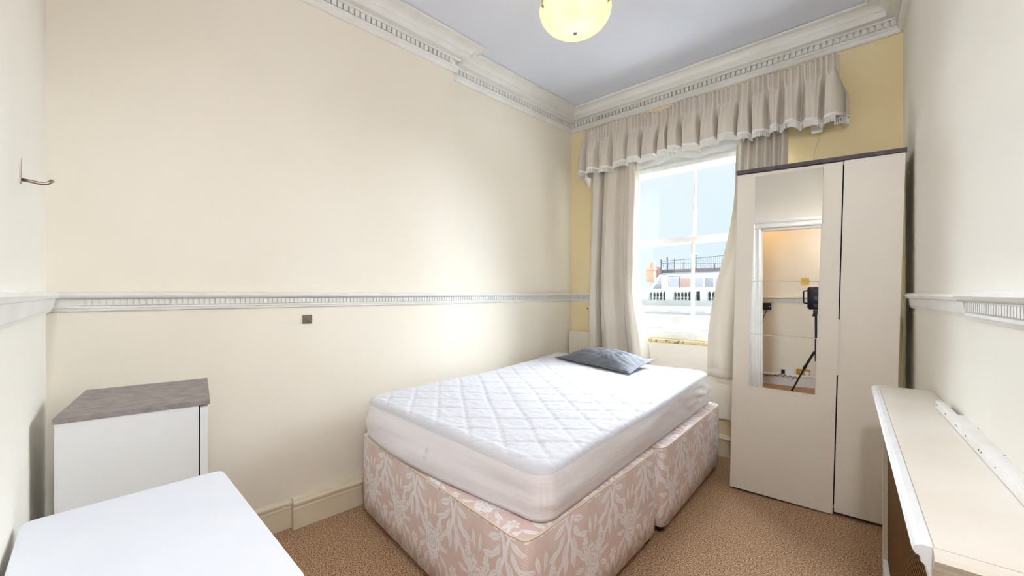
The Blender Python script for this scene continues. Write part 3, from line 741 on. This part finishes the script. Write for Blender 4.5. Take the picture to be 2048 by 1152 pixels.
for j in range(n2):
    for i in range(n1):
        k = j*(n1+1)+i; Fc.append((k, k+1, k+n1+2, k+n1+1)); Fc.append((O+k, O+k+n1+1, O+k+n1+2, O+k+1))
per = [i for i in range(n1+1)]+[j*(n1+1)+n1 for j in range(1, n2+1)]+[n2*(n1+1)+i for i in range(n1-1, -1, -1)]+[j*(n1+1) for j in range(n2-1, 0, -1)]
for q in range(len(per)):
    a, b = per[q], per[(q+1) % len(per)]; Fc.append((a, O+a, O+b, b))
raw('pillowcase', V, Fc, M['pillow'], cu, True)
seam = []
for i in range(n1+1): u_ = i/n1; seam.append(Vector(cpt(.03+u_*.94, .045, 1))+Vector((0, 0, .002)))
MB().tube(seam, .0035, 6).make('flange_seam', M['pillow'], cu, smooth=True)

# ------------------------------------------------------------------ WARDROBE (leans a little towards the right wall)
ya, ro = .07, .0236
S = Vector((math.cos(ya)*math.cos(ro), math.sin(ya)*math.cos(ro), -math.sin(ro)))
T = Vector((math.cos(ya)*math.sin(ro), math.sin(ya)*math.sin(ro), math.cos(ro)))
D_ = Vector((-math.sin(ya), math.cos(ya), 0))
WM = Matrix(((S.x, D_.x, T.x, -.7121), (S.y, D_.y, T.y, 2.897), (S.z, D_.z, T.z, .008), (0, 0, 0, 1)))
wd = thing('wardrobe', 'off-white wardrobe with mirror tiles on its left door, right of the window', 'wardrobe', mtx=WM)
WW, WH, WD, W1 = .776, 2.0, .39, .525
w = MB(); w.box((0, .02, .0), (.018, WD, WH)).box((WW-.018, .02, .018), (WW, WD, WH)).box((.018, .04, .03), (WW-.018, WD, .06)).box((.018, .02, WH-.018), (WW-.018, WD, WH)).box((.018, WD-.008, .06), (WW-.018, WD, WH-.018)).box((W1-.012, .03, .06), (W1+.012, WD-.01, WH-.02))
w.make('carcass', M['door_white'], wd)
box('top_panel', (-.006, -.012, WH), (WW+.004, WD+.004, WH+.022), M['concrete_dark'], wd, .001)
box('recess_shadow_board', (.02, .022, .06), (WW-.02, .026, WH-.02), M['dark'], wd)
dl_ = box('door', (.002, -.002, .010), (W1-.003, .018, WH-.006), M['door_white'], wd, .001)
dr_ = box('door', (W1+.003, -.002, .028), (WW-.001, .018, WH-.002), M['door_white'], wd, .001)
box('finger_pull', (W1-.006, -.008, .80), (W1+.004, .006, 1.11), M['door_white'], dl_, .002)
tb = [.671, .996, 1.3235, 1.648, 1.976]
for i in range(4):
    sl = .0885+.0125*((tb[i]+tb[i+1])/2-.671)/1.3
    o = box('mirror_tile', (sl, -.0055, tb[i]+.0015), (sl+.3365, -.0022, tb[i+1]-.0015), M['mirror'], dl_, .0006, 1)

# ------------------------------------------------------------------ RADIATOR COVER
ct = .85
cf = [Vector((-.018, 2.40)), Vector((.045, .925))]         # front edge far, near
def cfp(t, off=0):
    p = cf[0].lerp(cf[1], t); d = (cf[1]-cf[0]).normalized(); n_ = Vector((-d.y, d.x))*-1; return p+Vector((1, .0))*off
wcF, wcN = onC(cf[0].y+.0), onC(cf[1].y)
cv = thing('radiator_cover', 'cream painted radiator cover with brass grille against the right wall', 'radiator cover')
MB().prism([cf[0]+Vector((.02, 0)), cf[1]+Vector((.02, .0)), wcN-Vector((.004, 0)), wcF-Vector((.004, -.0))][::-1], ct-.03, ct).make('top_board', M['cover'], cv, bevel=.002)
mprof = [(0, 0), (.012, 0), (.020, -.003), (.024, -.010), (.020, -.017), (.014, -.019), (.014, -.027), (.008, -.032), (.004, -.042), (-.004, -.050), (-.012, -.052), (-.012, 0)]
# moulding runs along the wall-side far end, the front and the near end
pth = [Vector((wcF.x-.004, cf[0].y)), cf[0]+Vector((.02, 0)), cf[1]+Vector((.02, 0)), Vector((wcN.x-.004, cf[1].y))]
mo = sweep('edge_moulding', mprof, [pth[1], pth[2]][::-1][::-1], M['cover_edge'], cv, z=ct)
def sweep_fix(path, m, nm):
    return sweep(nm, mprof, path, m, cv, z=ct)
bpy.data.objects.remove(mo)
mo = sweep('edge_moulding', mprof, [pth[1], pth[2]], M['cover_edge'], cv, z=ct, caps=True)
mo2 = sweep('end_moulding', mprof, [pth[2], pth[3]], M['cover'], cv, z=ct, caps=True)
mo3 = sweep('end_moulding', mprof, [pth[0], pth[1]], M['cover'], cv, z=ct, caps=True)
# front frame (plane parallel to the front edge, set back)
fd = (cf[1]-cf[0]).normalized(); L_ = (cf[1]-cf[0]).length; FMx = Matrix(((fd.x, -fd.y*1, 0, cf[0].x+.032), (fd.y, fd.x, 0, cf[0].y-.0), (0, 0, 1, 0), (0, 0, 0, 1)))
def fbox(name, a0, a1, z0, z1, d0, d1, m, parent=cv, bevel=.002):
    mb2 = MB().box((a0, d0, z0), (a1, d1, z1), FMx); return mb2.make(name, m, parent, bevel=bevel)
fbox('stile', .03, .095, 0, ct-.03, 0, .022, M['cover_edge']); fbox('stile', L_-.07, L_-.004, 0, ct-.03, 0, .022, M['cover_edge'])
fbox('rail', .095, L_-.07, ct-.10, ct-.03, 0, .022, M['cover_edge']); fbox('rail', .095, L_-.07, .0, .14, 0, .022, M['cover'])
fbox('bead', .095, .112, .14, ct-.10, -.004, .014, M['cover']); fbox('bead', L_-.087, L_-.07, .14, ct-.10, -.004, .014, M['cover'])
fbox('bead', .112, L_-.087, .14, .155, -.004, .014, M['cover']); fbox('bead', .112, L_-.087, ct-.115, ct-.10, -.004, .014, M['cover'])
g = MB(); a0, a1, z0, z1 = .112, L_-.087, .155, ct-.115; Hh = z1-z0; k = a0-Hh
while k < a1:
    for sg in (1, -1):
        s0, s1 = max(0, a0-k), min(Hh, a1-k)
        if s1-s0 > .01:
            za, zb2 = (z0+s0, z0+s1) if sg > 0 else (z1-s0, z1-s1)
            g.bar(FMx @ Vector((k+s0, .012+(0 if sg > 0 else .002), za)), FMx @ Vector((k+s1, .012+(0 if sg > 0 else .002), zb2)), .0014, 4)
    k += .0165
gr = g.make('grille', M['brass_wire'], cv); gr['kind'] = 'stuff'
e0, e1 = cf[0]+Vector((.056, -.034)), cf[0]
box('end_panel', (cf[1].x+.036, cf[1].y+.012, 0), (wcN.x-.006, cf[1].y+.030, ct-.03), M['cover'], cv)
box('end_panel', (cf[0].x+.036, cf[0].y-.055, 0), (wcF.x-.006, cf[0].y-.035, ct-.03), M['cover'], cv)
# the radiator itself, dark behind the grille
rd = thing('radiator', 'dark radiator behind the brass grille of the cover', 'radiator')
pr = MB(); y = .98
while y < 2.3:
    p = onC(y); pr.box((p.x-.075, y, .16), (p.x-.02, y+.03, .70)); y += .04
pr.box((onC(2.3).x-.06, .98, .17), (onC(2.3).x-.03, 2.3, .20)).box((onC(2.3).x-.06, .98, .66), (onC(2.3).x-.03, 2.3, .69))
pr.make('fins', mat('dark_radiator_paint', (60, 50, 42), .7), rd, bevel=.002)
# drilled batten lying on the cover against the wall
bt = thing('drilled_batten', 'white painted batten with screw holes lying on the radiator cover', 'batten')
q0, q1 = Vector((.152, 2.07)), Vector((.222, .94)); hz_ = .026
w = MB().prism([q0, q1, onC(q1.y)-Vector((.003, 0)), onC(q0.y-.20)-Vector((.003, 0)), Vector((onC(q0.y-.20).x-.022, q0.y-.20)), Vector((onC(q0.y).x-.022, q0.y))][::-1], ct+.0005, ct+hz_)
w.make('strip', M['batten'], bt, bevel=.0015)
bdir = (q1-q0).normalized()
for k, s_ in enumerate((.03, .16, .30, .315, .42, .55, .57, .68)):
    p = q0+bdir*s_; MB().bar((p.x-.0008, p.y, ct+.015), (p.x+.001, p.y, ct+.015), .0024, 8).make('screw_hole', M['screw'], bt)
for (s_, o_) in ((.12, .02), (.36, .035), (.385, .045), (.60, .03), (.62, .04)):
    p = q0+bdir*s_+Vector((o_, 0)); MB().bar((p.x, p.y, ct+hz_-.001), (p.x, p.y, ct+hz_+.0004), .0028, 8).make('screw_hole', M['screw'], bt)

# ------------------------------------------------------------------ WHITE TABLE (bottom left)
tb_ = thing('table', 'white topped table with rounded corners in the foreground left', 'table')
tz = .70
def rpoly(cs, r, n=8):
    out = []; N = len(cs)
    for i in range(N):
        p, a, b = Vector(cs[i]), Vector(cs[i-1]), Vector(cs[(i+1) % N]); u1 = (a-p).normalized(); u2 = (b-p).normalized()
        s = p+u1*r; e = p+u2*r
        for k in range(n+1):
            t_ = k/n; out.append(s*(1-t_)**2+p*2*t_*(1-t_)+e*t_*t_)
    return out
TL, TR_, BR_, BL_ = (-1.536, -.050), (-1.533, .354), (-.822, .329), (-.824, -.085)
MB().prism(rpoly([TL, BL_, BR_, TR_], .028), tz-.022, tz).make('tabletop', M['table_white'], tb_, bevel=.0018)
MB().prism(rpoly([(-1.50, -.02), (-.86, -.055), (-.86, .29), (-1.495, .315)], .01, 3), tz-.09, tz-.022).make('apron', M['table_white'], tb_)
for x, y in ((-1.48, .005), (-.88, -.03), (-.88, .27), (-1.475, .29)):
    MB().bar((x, y, 0), (x, y, tz-.06), .014, 12, .018).make('leg', M['table_white'], tb_, smooth=True)

# ------------------------------------------------------------------ CABINET with grey top
CF = [at_z(103, 839, .874), at_z(420, 799, .874), at_z(393, 754, .874), at_z(137, 782, .874)]
cb = thing('cabinet', 'white cabinet with grey concrete-look top in the left corner', 'cabinet')
cx0 = onA(.2, BR).x+.012
P0, P1 = Vector(CF[0][:2]), Vector(CF[1][:2])
ex = (P1-P0); Lc = ex.length; ex.normalize(); ey = Vector((-ex.y, ex.x))
if ey.x > 0: ey = -ey
CM = Matrix(((ex.x, ey.x, 0, P0.x), (ex.y, ey.y, 0, P0.y), (0, 0, 1, 0), (0, 0, 0, 1)))
dep_c = .475
def cbox(name, lo, hi, m, bevel=.001, parent=cb): return MB().box(lo, hi, CM).make(name, m, parent, bevel=bevel)
cbox('top_panel', (0, 0, .858), (Lc, dep_c, .874), M['concrete'])
cbox('carcass', (.004, .006, .0), (Lc-.032, dep_c-.006, .8575), M['lam_white'])
cbox('seam_strip', (Lc-.032, .010, .02), (Lc-.028, dep_c-.01, .855), M['dark'], 0)
dc = cbox('door', (Lc-.028, .004, .012), (Lc-.006, dep_c-.008, .850), M['lam_white'])
# ------------------------------------------------------------------ HOOKS, screw
hk = thing('square_hook', 'small square steel adhesive hook on the wall under the dado rail', 'hook')
hp_ = at_plane(614.5, 638.5, onA(1, BR), nA)
HM = Matrix(((dA.x, nA.x, 0, hp_.x), (dA.y, nA.y, 0, hp_.y), (0, 0, 1, hp_.z), (0, 0, 0, 1)))
MB().box((-.025, 0, -.024), (.025, .003, .024), HM).make('backplate', M['steel'], hk, bevel=.001)
MB().tube([HM @ Vector(p) for p in ((0, .002, -.006), (0, .014, -.008), (.002, .022, -.016), (.006, .030, -.014), (.008, .034, -.006))], .0035, 8).make('peg', M['steel'], hk, smooth=True)
wh = thing('wall_hook', 'long steel coat hook high on the left-edge wall', 'hook')
w0 = at_plane(39, 341, cD, nD)
HM = Matrix(((dD.x, nD.x, 0, w0.x), (dD.y, nD.y, 0, w0.y), (0, 0, 1, w0.z), (0, 0, 0, 1)))
MB().box((-.010, 0, -.032), (.010, .003, .032), HM).make('backplate', M['steel'], wh, bevel=.001)
MB().tube([HM @ Vector(p) for p in ((0, .002, -.022), (0, .020, -.024), (0, .036, -.027), (0, .048, -.024), (0, .058, -.014))], .0042, 8).make('arm', M['steel'], wh, smooth=True)
sc_ = thing('wall_screw', 'small dark screw in the wall left of the curtain', 'screw')
sp_ = at_y(1176.5, 617, WY)
MB().bar((sp_.x, WY+.0, sp_.z), (sp_.x, WY-.014, sp_.z-.003), .003, 8).bar((sp_.x, WY-.013, sp_.z-.003), (sp_.x, WY-.017, sp_.z+.008), .0045, 8).make('shank', M['screw'], sc_)

# ------------------------------------------------------------------ CURTAINS
def cloth(name, m, parent, nu, nv, fn, thick=.0016):
    V = [fn(i/nu, j/nv) for j in range(nv+1) for i in range(nu+1)]
    Fc = [(j*(nu+1)+i, j*(nu+1)+i+1, (j+1)*(nu+1)+i+1, (j+1)*(nu+1)+i) for j in range(nv) for i in range(nu)]
    o = raw(name, V, Fc, m, parent, True)
    if thick: md = o.modifiers.new('thickness', 'SOLIDIFY'); md.thickness = thick
    return o
def smooth(t): t = min(1, max(0, t)); return t*t*(3-2*t)
# left curtain
cl = thing('curtain', 'beige curtain hanging left of the window, hem behind the pillow', 'curtain', group='pair of beige window curtains')
foldsL = [(0, -.01), (.10, .040), (.19, .030), (.245, -.045), (.30, .020), (.42, .042), (.56, .034), (.66, -.012), (.70, -.018), (.78, .022), (.88, .040), (.95, .030), (1.0, -.03)]
def interp(tb, x):
    for (a, va), (b, vb) in zip(tb, tb[1:]):
        if x <= b: return va+(vb-va)*smooth((x-a)/(b-a))
    return tb[-1][1]
def fnL(u, v):
    z = 2.60-v*(2.60-.655)
    xl = -1.975-.045*v; xr = -1.530-.012*smooth((v-.2)/.4)+.095*smooth((v-.62)/.38)
    sway = .012*math.sin(v*5+u*4)
    x = xl+(xr-xl)*u+sway*(1-abs(2*u-1))
    y = 3.335-interp(foldsL, u)*(.60+.65*v)*1.55+0
    if v > .55 and u > .6: y -= .04*smooth((v-.55)/.3)*math.sin((u-.6)/.4*pi)*(1-smooth((v-.9)/.1)*.5)
    y -= .006*noise.noise(Vector((u*5, v*7, 0)))
    return (x, y, z)
cloth('drape', M['curtain'], cl, 90, 60, fnL)
cloth('hem', M['curtain'], cl, 90, 2, lambda u, v: tuple(Vector(fnL(u, .975+.025*v))+Vector((0, -.003, 0))))
# right curtain, pushed aside by the wardrobe
cr2 = thing('curtain', 'beige curtain hanging right of the window, gathered behind the wardrobe', 'curtain', group='pair of beige window curtains')
def fnR(u, v):
    z = 2.62-v*(2.62-.618)
    xl = -.765-.02*smooth(v/.25)-.20*smooth((v-.25)/.65)
    xr = -.455-.02*v
    x = xl+(xr-xl)*u
    A = .020*(1-smooth((v-.15)/.4))
    y = 3.345+A*math.sin(u*2*pi*6.2+.4)+(.016+.020*v)*math.sin(u*2*pi*2.1+.8+v*.6)*smooth((v-.1)/.5)
    y -= .006*noise.noise(Vector((u*5, v*6, 8)))
    return (x, y, z)
cloth('drape', M['curtain'], cr2, 110, 60, fnR)
cloth('hem', M['curtain'], cr2, 110, 2, lambda u, v: tuple(Vector(fnR(u, .965+.035*v))+Vector((0, -.003, 0))))
# track
tr = thing('curtain_track', 'white curtain track behind the pleated valance', 'curtain track')
box('track', (-2.03, 3.33, 2.735), (-.22, 3.35, 2.755), M['plastic'], tr, .002)
for x in (-1.9, -1.1, -.32): box('bracket', (x-.012, 3.33, 2.72), (x+.012, WY, 2.765), M['plastic'], tr, .002)
# valance
va = thing('pelmet_valance', 'beige pencil-pleated valance with white fringe across the window top', 'valance')
vx0, vx1 = -2.035, -.205; rng = random.Random(5)
fd_ = []; x = 0.0
while x < 1:                      # irregular big folds
    wdt = rng.uniform(.032, .075); fd_.append((x, -1)); fd_.append((x+wdt*.22, .7)); fd_.append((x+wdt*.50, 1)); fd_.append((x+wdt*.80, .75)); x += wdt
fd_.append((x, -1))
RET = .045                        # share of u used by each side return
def vbase(u):
    if u < RET: t_ = u/RET; return vx0-.004, 3.44-(.16)*t_, Vector((-1, 0))
    if u > 1-RET: t_ = (u-(1-RET))/RET; return vx1+.004, 3.28+.16*t_, Vector((1, 0))
    t_ = (u-RET)/(1-2*RET); return vx0+(vx1-vx0)*t_, 3.28, Vector((0, -1))
def vbot(u):
    t_ = (u-RET)/(1-2*RET)
    return 2.362-.004*math.sin(t_*9)+.012*math.sin(t_*31)+(.018*math.sin(t_*pi))
def fnV(u, v):
    x, y, n_ = vbase(u); t_ = (u-RET)/(1-2*RET)
    sag = .030*math.exp(-((t_-.40)/.055)**2)+.010*math.exp(-((t_-.72)/.05)**2)+.006*math.sin(t_*23)
    zt_ = 2.764-sag; z = zt_+(vbot(u)-zt_)*v
    hd = 1-smooth((v-.22)/.12)                                     # gathered header
    pl = (.0075*math.sin(u*2*pi*62+1.4*math.sin(u*41))*1.6+.004*math.sin(u*2*pi*27))*(hd+.30*(1-hd)*(1-v))
    body = interp(fd_, u % 1.0)*(.003+.056*smooth((v-.14)/.5)*(1-.25*smooth((v-.6)/.4)))
    flare = .03*smooth((v-.2)/.8)
    q = pl+body*.75+flare+.004*noise.noise(Vector((u*22, v*4, 0)))
    lat = .010*math.sin(u*2*pi*17)*smooth((v-.3)/.7)
    if t_ < 0 or t_ > 1: lat = 0
    return (x+n_.x*q+lat, y+n_.y*q, z+.003*smooth(v)*interp(fd_, u % 1.0))
cloth('pleated_cloth', M['curtain'], va, 900, 26, fnV, .0012)
fr_top = lambda u, v: tuple(Vector(fnV(u, .975))+Vector(((-.002 if u < RET else .002 if u > 1-RET else 0), -.003, .012-.022*v)))
cloth('fringe_braid', M['fringe'], va, 700, 2, fr_top, .001)
g = MB(); NF = 1000
for i in range(NF):
    u = (i+.5)/NF; p = Vector(fnV(u, .98))+Vector((0, -.002, 0)); L0 = .040+.006*rng.random()
    a = p+Vector((rng.uniform(-.001, .001), 0, -.002)); b = p+Vector((rng.uniform(-.003, .003), rng.uniform(-.003, .003), -L0))
    g.bar(a, b, .0012, 3, .0019)
fr = g.make('fringe', M['fringe'], va); fr['kind'] = 'stuff'
# lining dropping behind the fringe
cloth('valance_lining', M['lining'], va, 200, 6, lambda u, v: (-1.62+.90*u, 3.33+.006*math.sin(u*40), 2.70-v*(.375+.02*math.sin(u*11)+.010*math.sin(u*23))), 0)
# dog-eared corner hanging at the left end
raw('hanging_corner', [(-2.04, 3.30, 2.33), (-1.985, 3.25, 2.33), (-1.955, 3.27, 2.30), (-1.975, 3.29, 2.235), (-2.00, 3.28, 2.225), (-2.005, 3.30, 2.26)], [(0, 1, 2, 3, 4, 5)], M['fringe'], va)
# cords
pc = thing('pull_cord', 'thin cream curtain cord hanging left of the left curtain', 'cord')
a = at_y(1183, 385, 3.40); b = at_y(1180, 470, 3.40); c = at_y(1184, 512, 3.40)
MB().tube([(a.x, 3.41, 2.70), a, b, c, (c.x+.006, 3.40, c.z-.004)], .0016, 6).make('cord_line', M['cord'], pc, smooth=True)
pc2 = thing('pull_cord', 'thin cream cord hanging from the valance above the wardrobe', 'cord')
a = at_y(1642, 262, 3.42); b = at_y(1630, 300, 3.42); c = at_y(1624, 330, 3.42)
MB().tube([(a.x, 3.42, 2.68), a, b, c], .0016, 6).make('cord_line', M['cord'], pc2, smooth=True)
tg = box('cord_bracket', (a.x-.05, 3.36, a.z-.01), (a.x+.01, 3.42, a.z+.03), M['fringe'], pc2, .004)

# ------------------------------------------------------------------ CEILING LIGHT
cl_ = thing('ceiling_light', 'cloudy glass bowl ceiling light, lit warm', 'ceiling light', (-1.212, 1.868, 0))
R_, zb_ = .192, 2.648; dpt = .13
pf = [(.001, 0)]+[(R_*math.sin(t/14*pi/2*.98), dpt*(1-math.cos(t/14*pi/2*.98))) for t in range(1, 15)]
pf2 = pf+[(r-.005, z+.001) for r, z in reversed(pf[1:])]
MB().lathe(pf, 48, (0, 0, zb_)).make('glass_bowl', M['bowl'], cl_, smooth=True).modifiers.new('thickness', 'SOLIDIFY').thickness = .004
MB().lathe([(0, -.010), (.006, -.008), (.009, -.002), (.012, .002), (0, .004)], 12, (0, 0, zb_)).make('finial', M['steel'], cl_, smooth=True)
MB().bar((0, 0, zb_), (0, 0, ZC-.02), .005, 8).make('stem', M['steel'], cl_)
MB().lathe([(0, 0), (.02, .004), (.05, .022), (.055, .03), (0, .03)], 20, (0, 0, ZC-.03)).make('ceiling_rose', M['steel'], cl_, smooth=True)
vp = Vector((-1.229, 1.852)).normalized(); side = Vector((vp.y, -vp.x))
for a_ in (-62, 62, 180):
    d_ = (-vp)*math.cos(math.radians(a_))+side*math.sin(math.radians(a_)); rr = R_*.975; zz = zb_+dpt*.80
    ckp = MB().tube([(d_.x*rr*.99, d_.y*rr*.99, zz-.012), (d_.x*(rr+.006), d_.y*(rr+.006), zz+.004), (d_.x*(rr+.006), d_.y*(rr+.006), zz+.04), (d_.x*rr*.7, d_.y*rr*.7, zz+.12), (0, 0, zz+.26)], .0028, 8)
    ckp.lathe([(0, -.007), (.006, -.004), (.007, .003), (0, .006)], 8, (d_.x*(rr+.004), d_.y*(rr+.004), zz-.002)); ckp.make('bowl_clip', M['steel'], cl_, smooth=True)

# ------------------------------------------------------------------ HALLWAY THINGS (seen in the mirror)
HY = -.9
def hthing(n, l, c): return thing(n, l, c)
sw = hthing('light_switch', 'square brass light switch on the hallway wall, above the dado rail', 'switch')
box('faceplate', (-.24, HY, 1.375), (-.15, HY+.006, 1.465), M['brass'], sw, .002)
box('rocker', (-.215, HY+.006, 1.405), (-.200, HY+.012, 1.435), M['brass'], sw, .001); box('rocker', (-.190, HY+.006, 1.405), (-.175, HY+.012, 1.435), M['brass'], sw, .001)
bb = hthing('intercom_box', 'black box with a dangling cable on the hallway wall below the dado', 'intercom')
box('housing', (-.685, HY, 1.03), (-.575, HY+.035, 1.125), M['black'], bb, .004)
box('button', (-.60, HY+.035, 1.07), (-.59, HY+.038, 1.085), M['plastic'], bb)
MB().tube([(-.63, HY+.015, 1.035), (-.64, HY+.02, 1.0), (-.67, HY+.02, .92), (-.69, HY+.02, .75), (-.685, HY+.02, .5), (-.70, HY+.02, .30), (-.68, HY+.03, .18)], .004, 6).make('cable', M['black'], bb, smooth=True)
so = hthing('wall_socket', 'white double socket with black plug on the hallway wall', 'socket')
box('faceplate', (-.465, HY, .145), (-.325, HY+.008, .235), M['plastic'], so, .002)
box('black_plug', (-.460, HY+.008, .165), (-.42, HY+.045, .215), M['black'], so, .003)
box('rocker', (-.36, HY+.008, .20), (-.35, HY+.011, .215), M['plastic'], so)
s2_ = hthing('wall_socket', 'brass double socket with white plug on the hallway wall', 'socket')
box('faceplate', (-.292, HY, .150), (-.140, HY+.006, .240), M['brass'], s2_, .002)
MB().bar((-.175, HY+.006, .19), (-.175, HY+.03, .19), .028, 14).make('white_plug', M['plastic'], s2_)
box('rocker', (-.25, HY+.006, .19), (-.24, HY+.010, .21), M['plastic'], s2_)
wr = hthing('loose_cable', 'tangled grey cable along the hallway skirting board', 'cable')
pts = []
for i in range(60):
    t_ = i/59; pts.append((-.68+.42*t_, HY+.035+.012*math.sin(i*1.3), .105+.03*math.sin(t_*pi)-.035*math.sin(i*.8)*(.3+t_)*.6))
MB().tube(pts, .0035, 6).make('cable_line', M['steel'], wr, smooth=True)
MB().tube([(-.44, HY+.04, .17), (-.50, HY+.05, .14), (-.58, HY+.04, .115), (-.68, HY+.03, .13), (-1.0, HY+.03, .14)], .004, 6).make('plug_lead', M['black'], wr, smooth=True)
# scanning camera on its tripod, in the doorway
sca = thing('scanner_camera', 'dark boxy room-scanning camera with side handle, seen in the mirror', 'camera', (-.10, -.42, 0), (0, 0, .07))
box('body', (-.085, -.055, 1.06), (.085, .055, 1.335), mat('navy_black_plastic', (22, 26, 48), .3), sca, .012, 3)
MB().tube([(-.085, 0, 1.29), (-.115, 0, 1.288), (-.125, 0, 1.275), (-.125, 0, 1.15), (-.115, 0, 1.135), (-.085, 0, 1.133)], .009, 8).make('side_handle', M['black'], sca, smooth=True)
for z in (1.11, 1.2, 1.29): MB().bar((.0, .05, z), (.0, .062, z), .022, 16).make('lens', M['black'], sca)
tp = thing('tripod', 'black tripod carrying the scanning camera, seen in the mirror', 'tripod', (-.10, -.42, 0), (0, 0, .07))
MB().bar((0, 0, .42), (0, 0, 1.055), .013, 12).make('centre_column', M['black'], tp)
MB().bar((0, 0, 1.0), (0, 0, 1.05), .03, 12).bar((-.035, 0, .985), (.01, 0, .985), .014, 10).make('head', M['black'], tp)
MB().lathe([(0, .50), (.03, .505), (.03, .54), (0, .545)], 14).make('collar', M['black'], tp)
for k in range(3):
    a_ = math.radians(200+120*k); c_, s_ = math.cos(a_), math.sin(a_)
    lg = MB().bar((c_*.02, s_*.02, .53), (c_*.12, s_*.12, .33), .014, 10).bar((c_*.12, s_*.12, .33), (c_*.26, s_*.26, .02), .010, 10).make('leg', M['black'], tp)
    MB().bar((c_*.26, s_*.26, .03), (c_*.268, s_*.268, .0), .012, 8).make('rubber_foot', M['black'], lg)
    MB().bar((c_*.11, s_*.11, .35), (c_*.13, s_*.13, .31), .018, 10).make('leg_clamp', M['black'], lg)
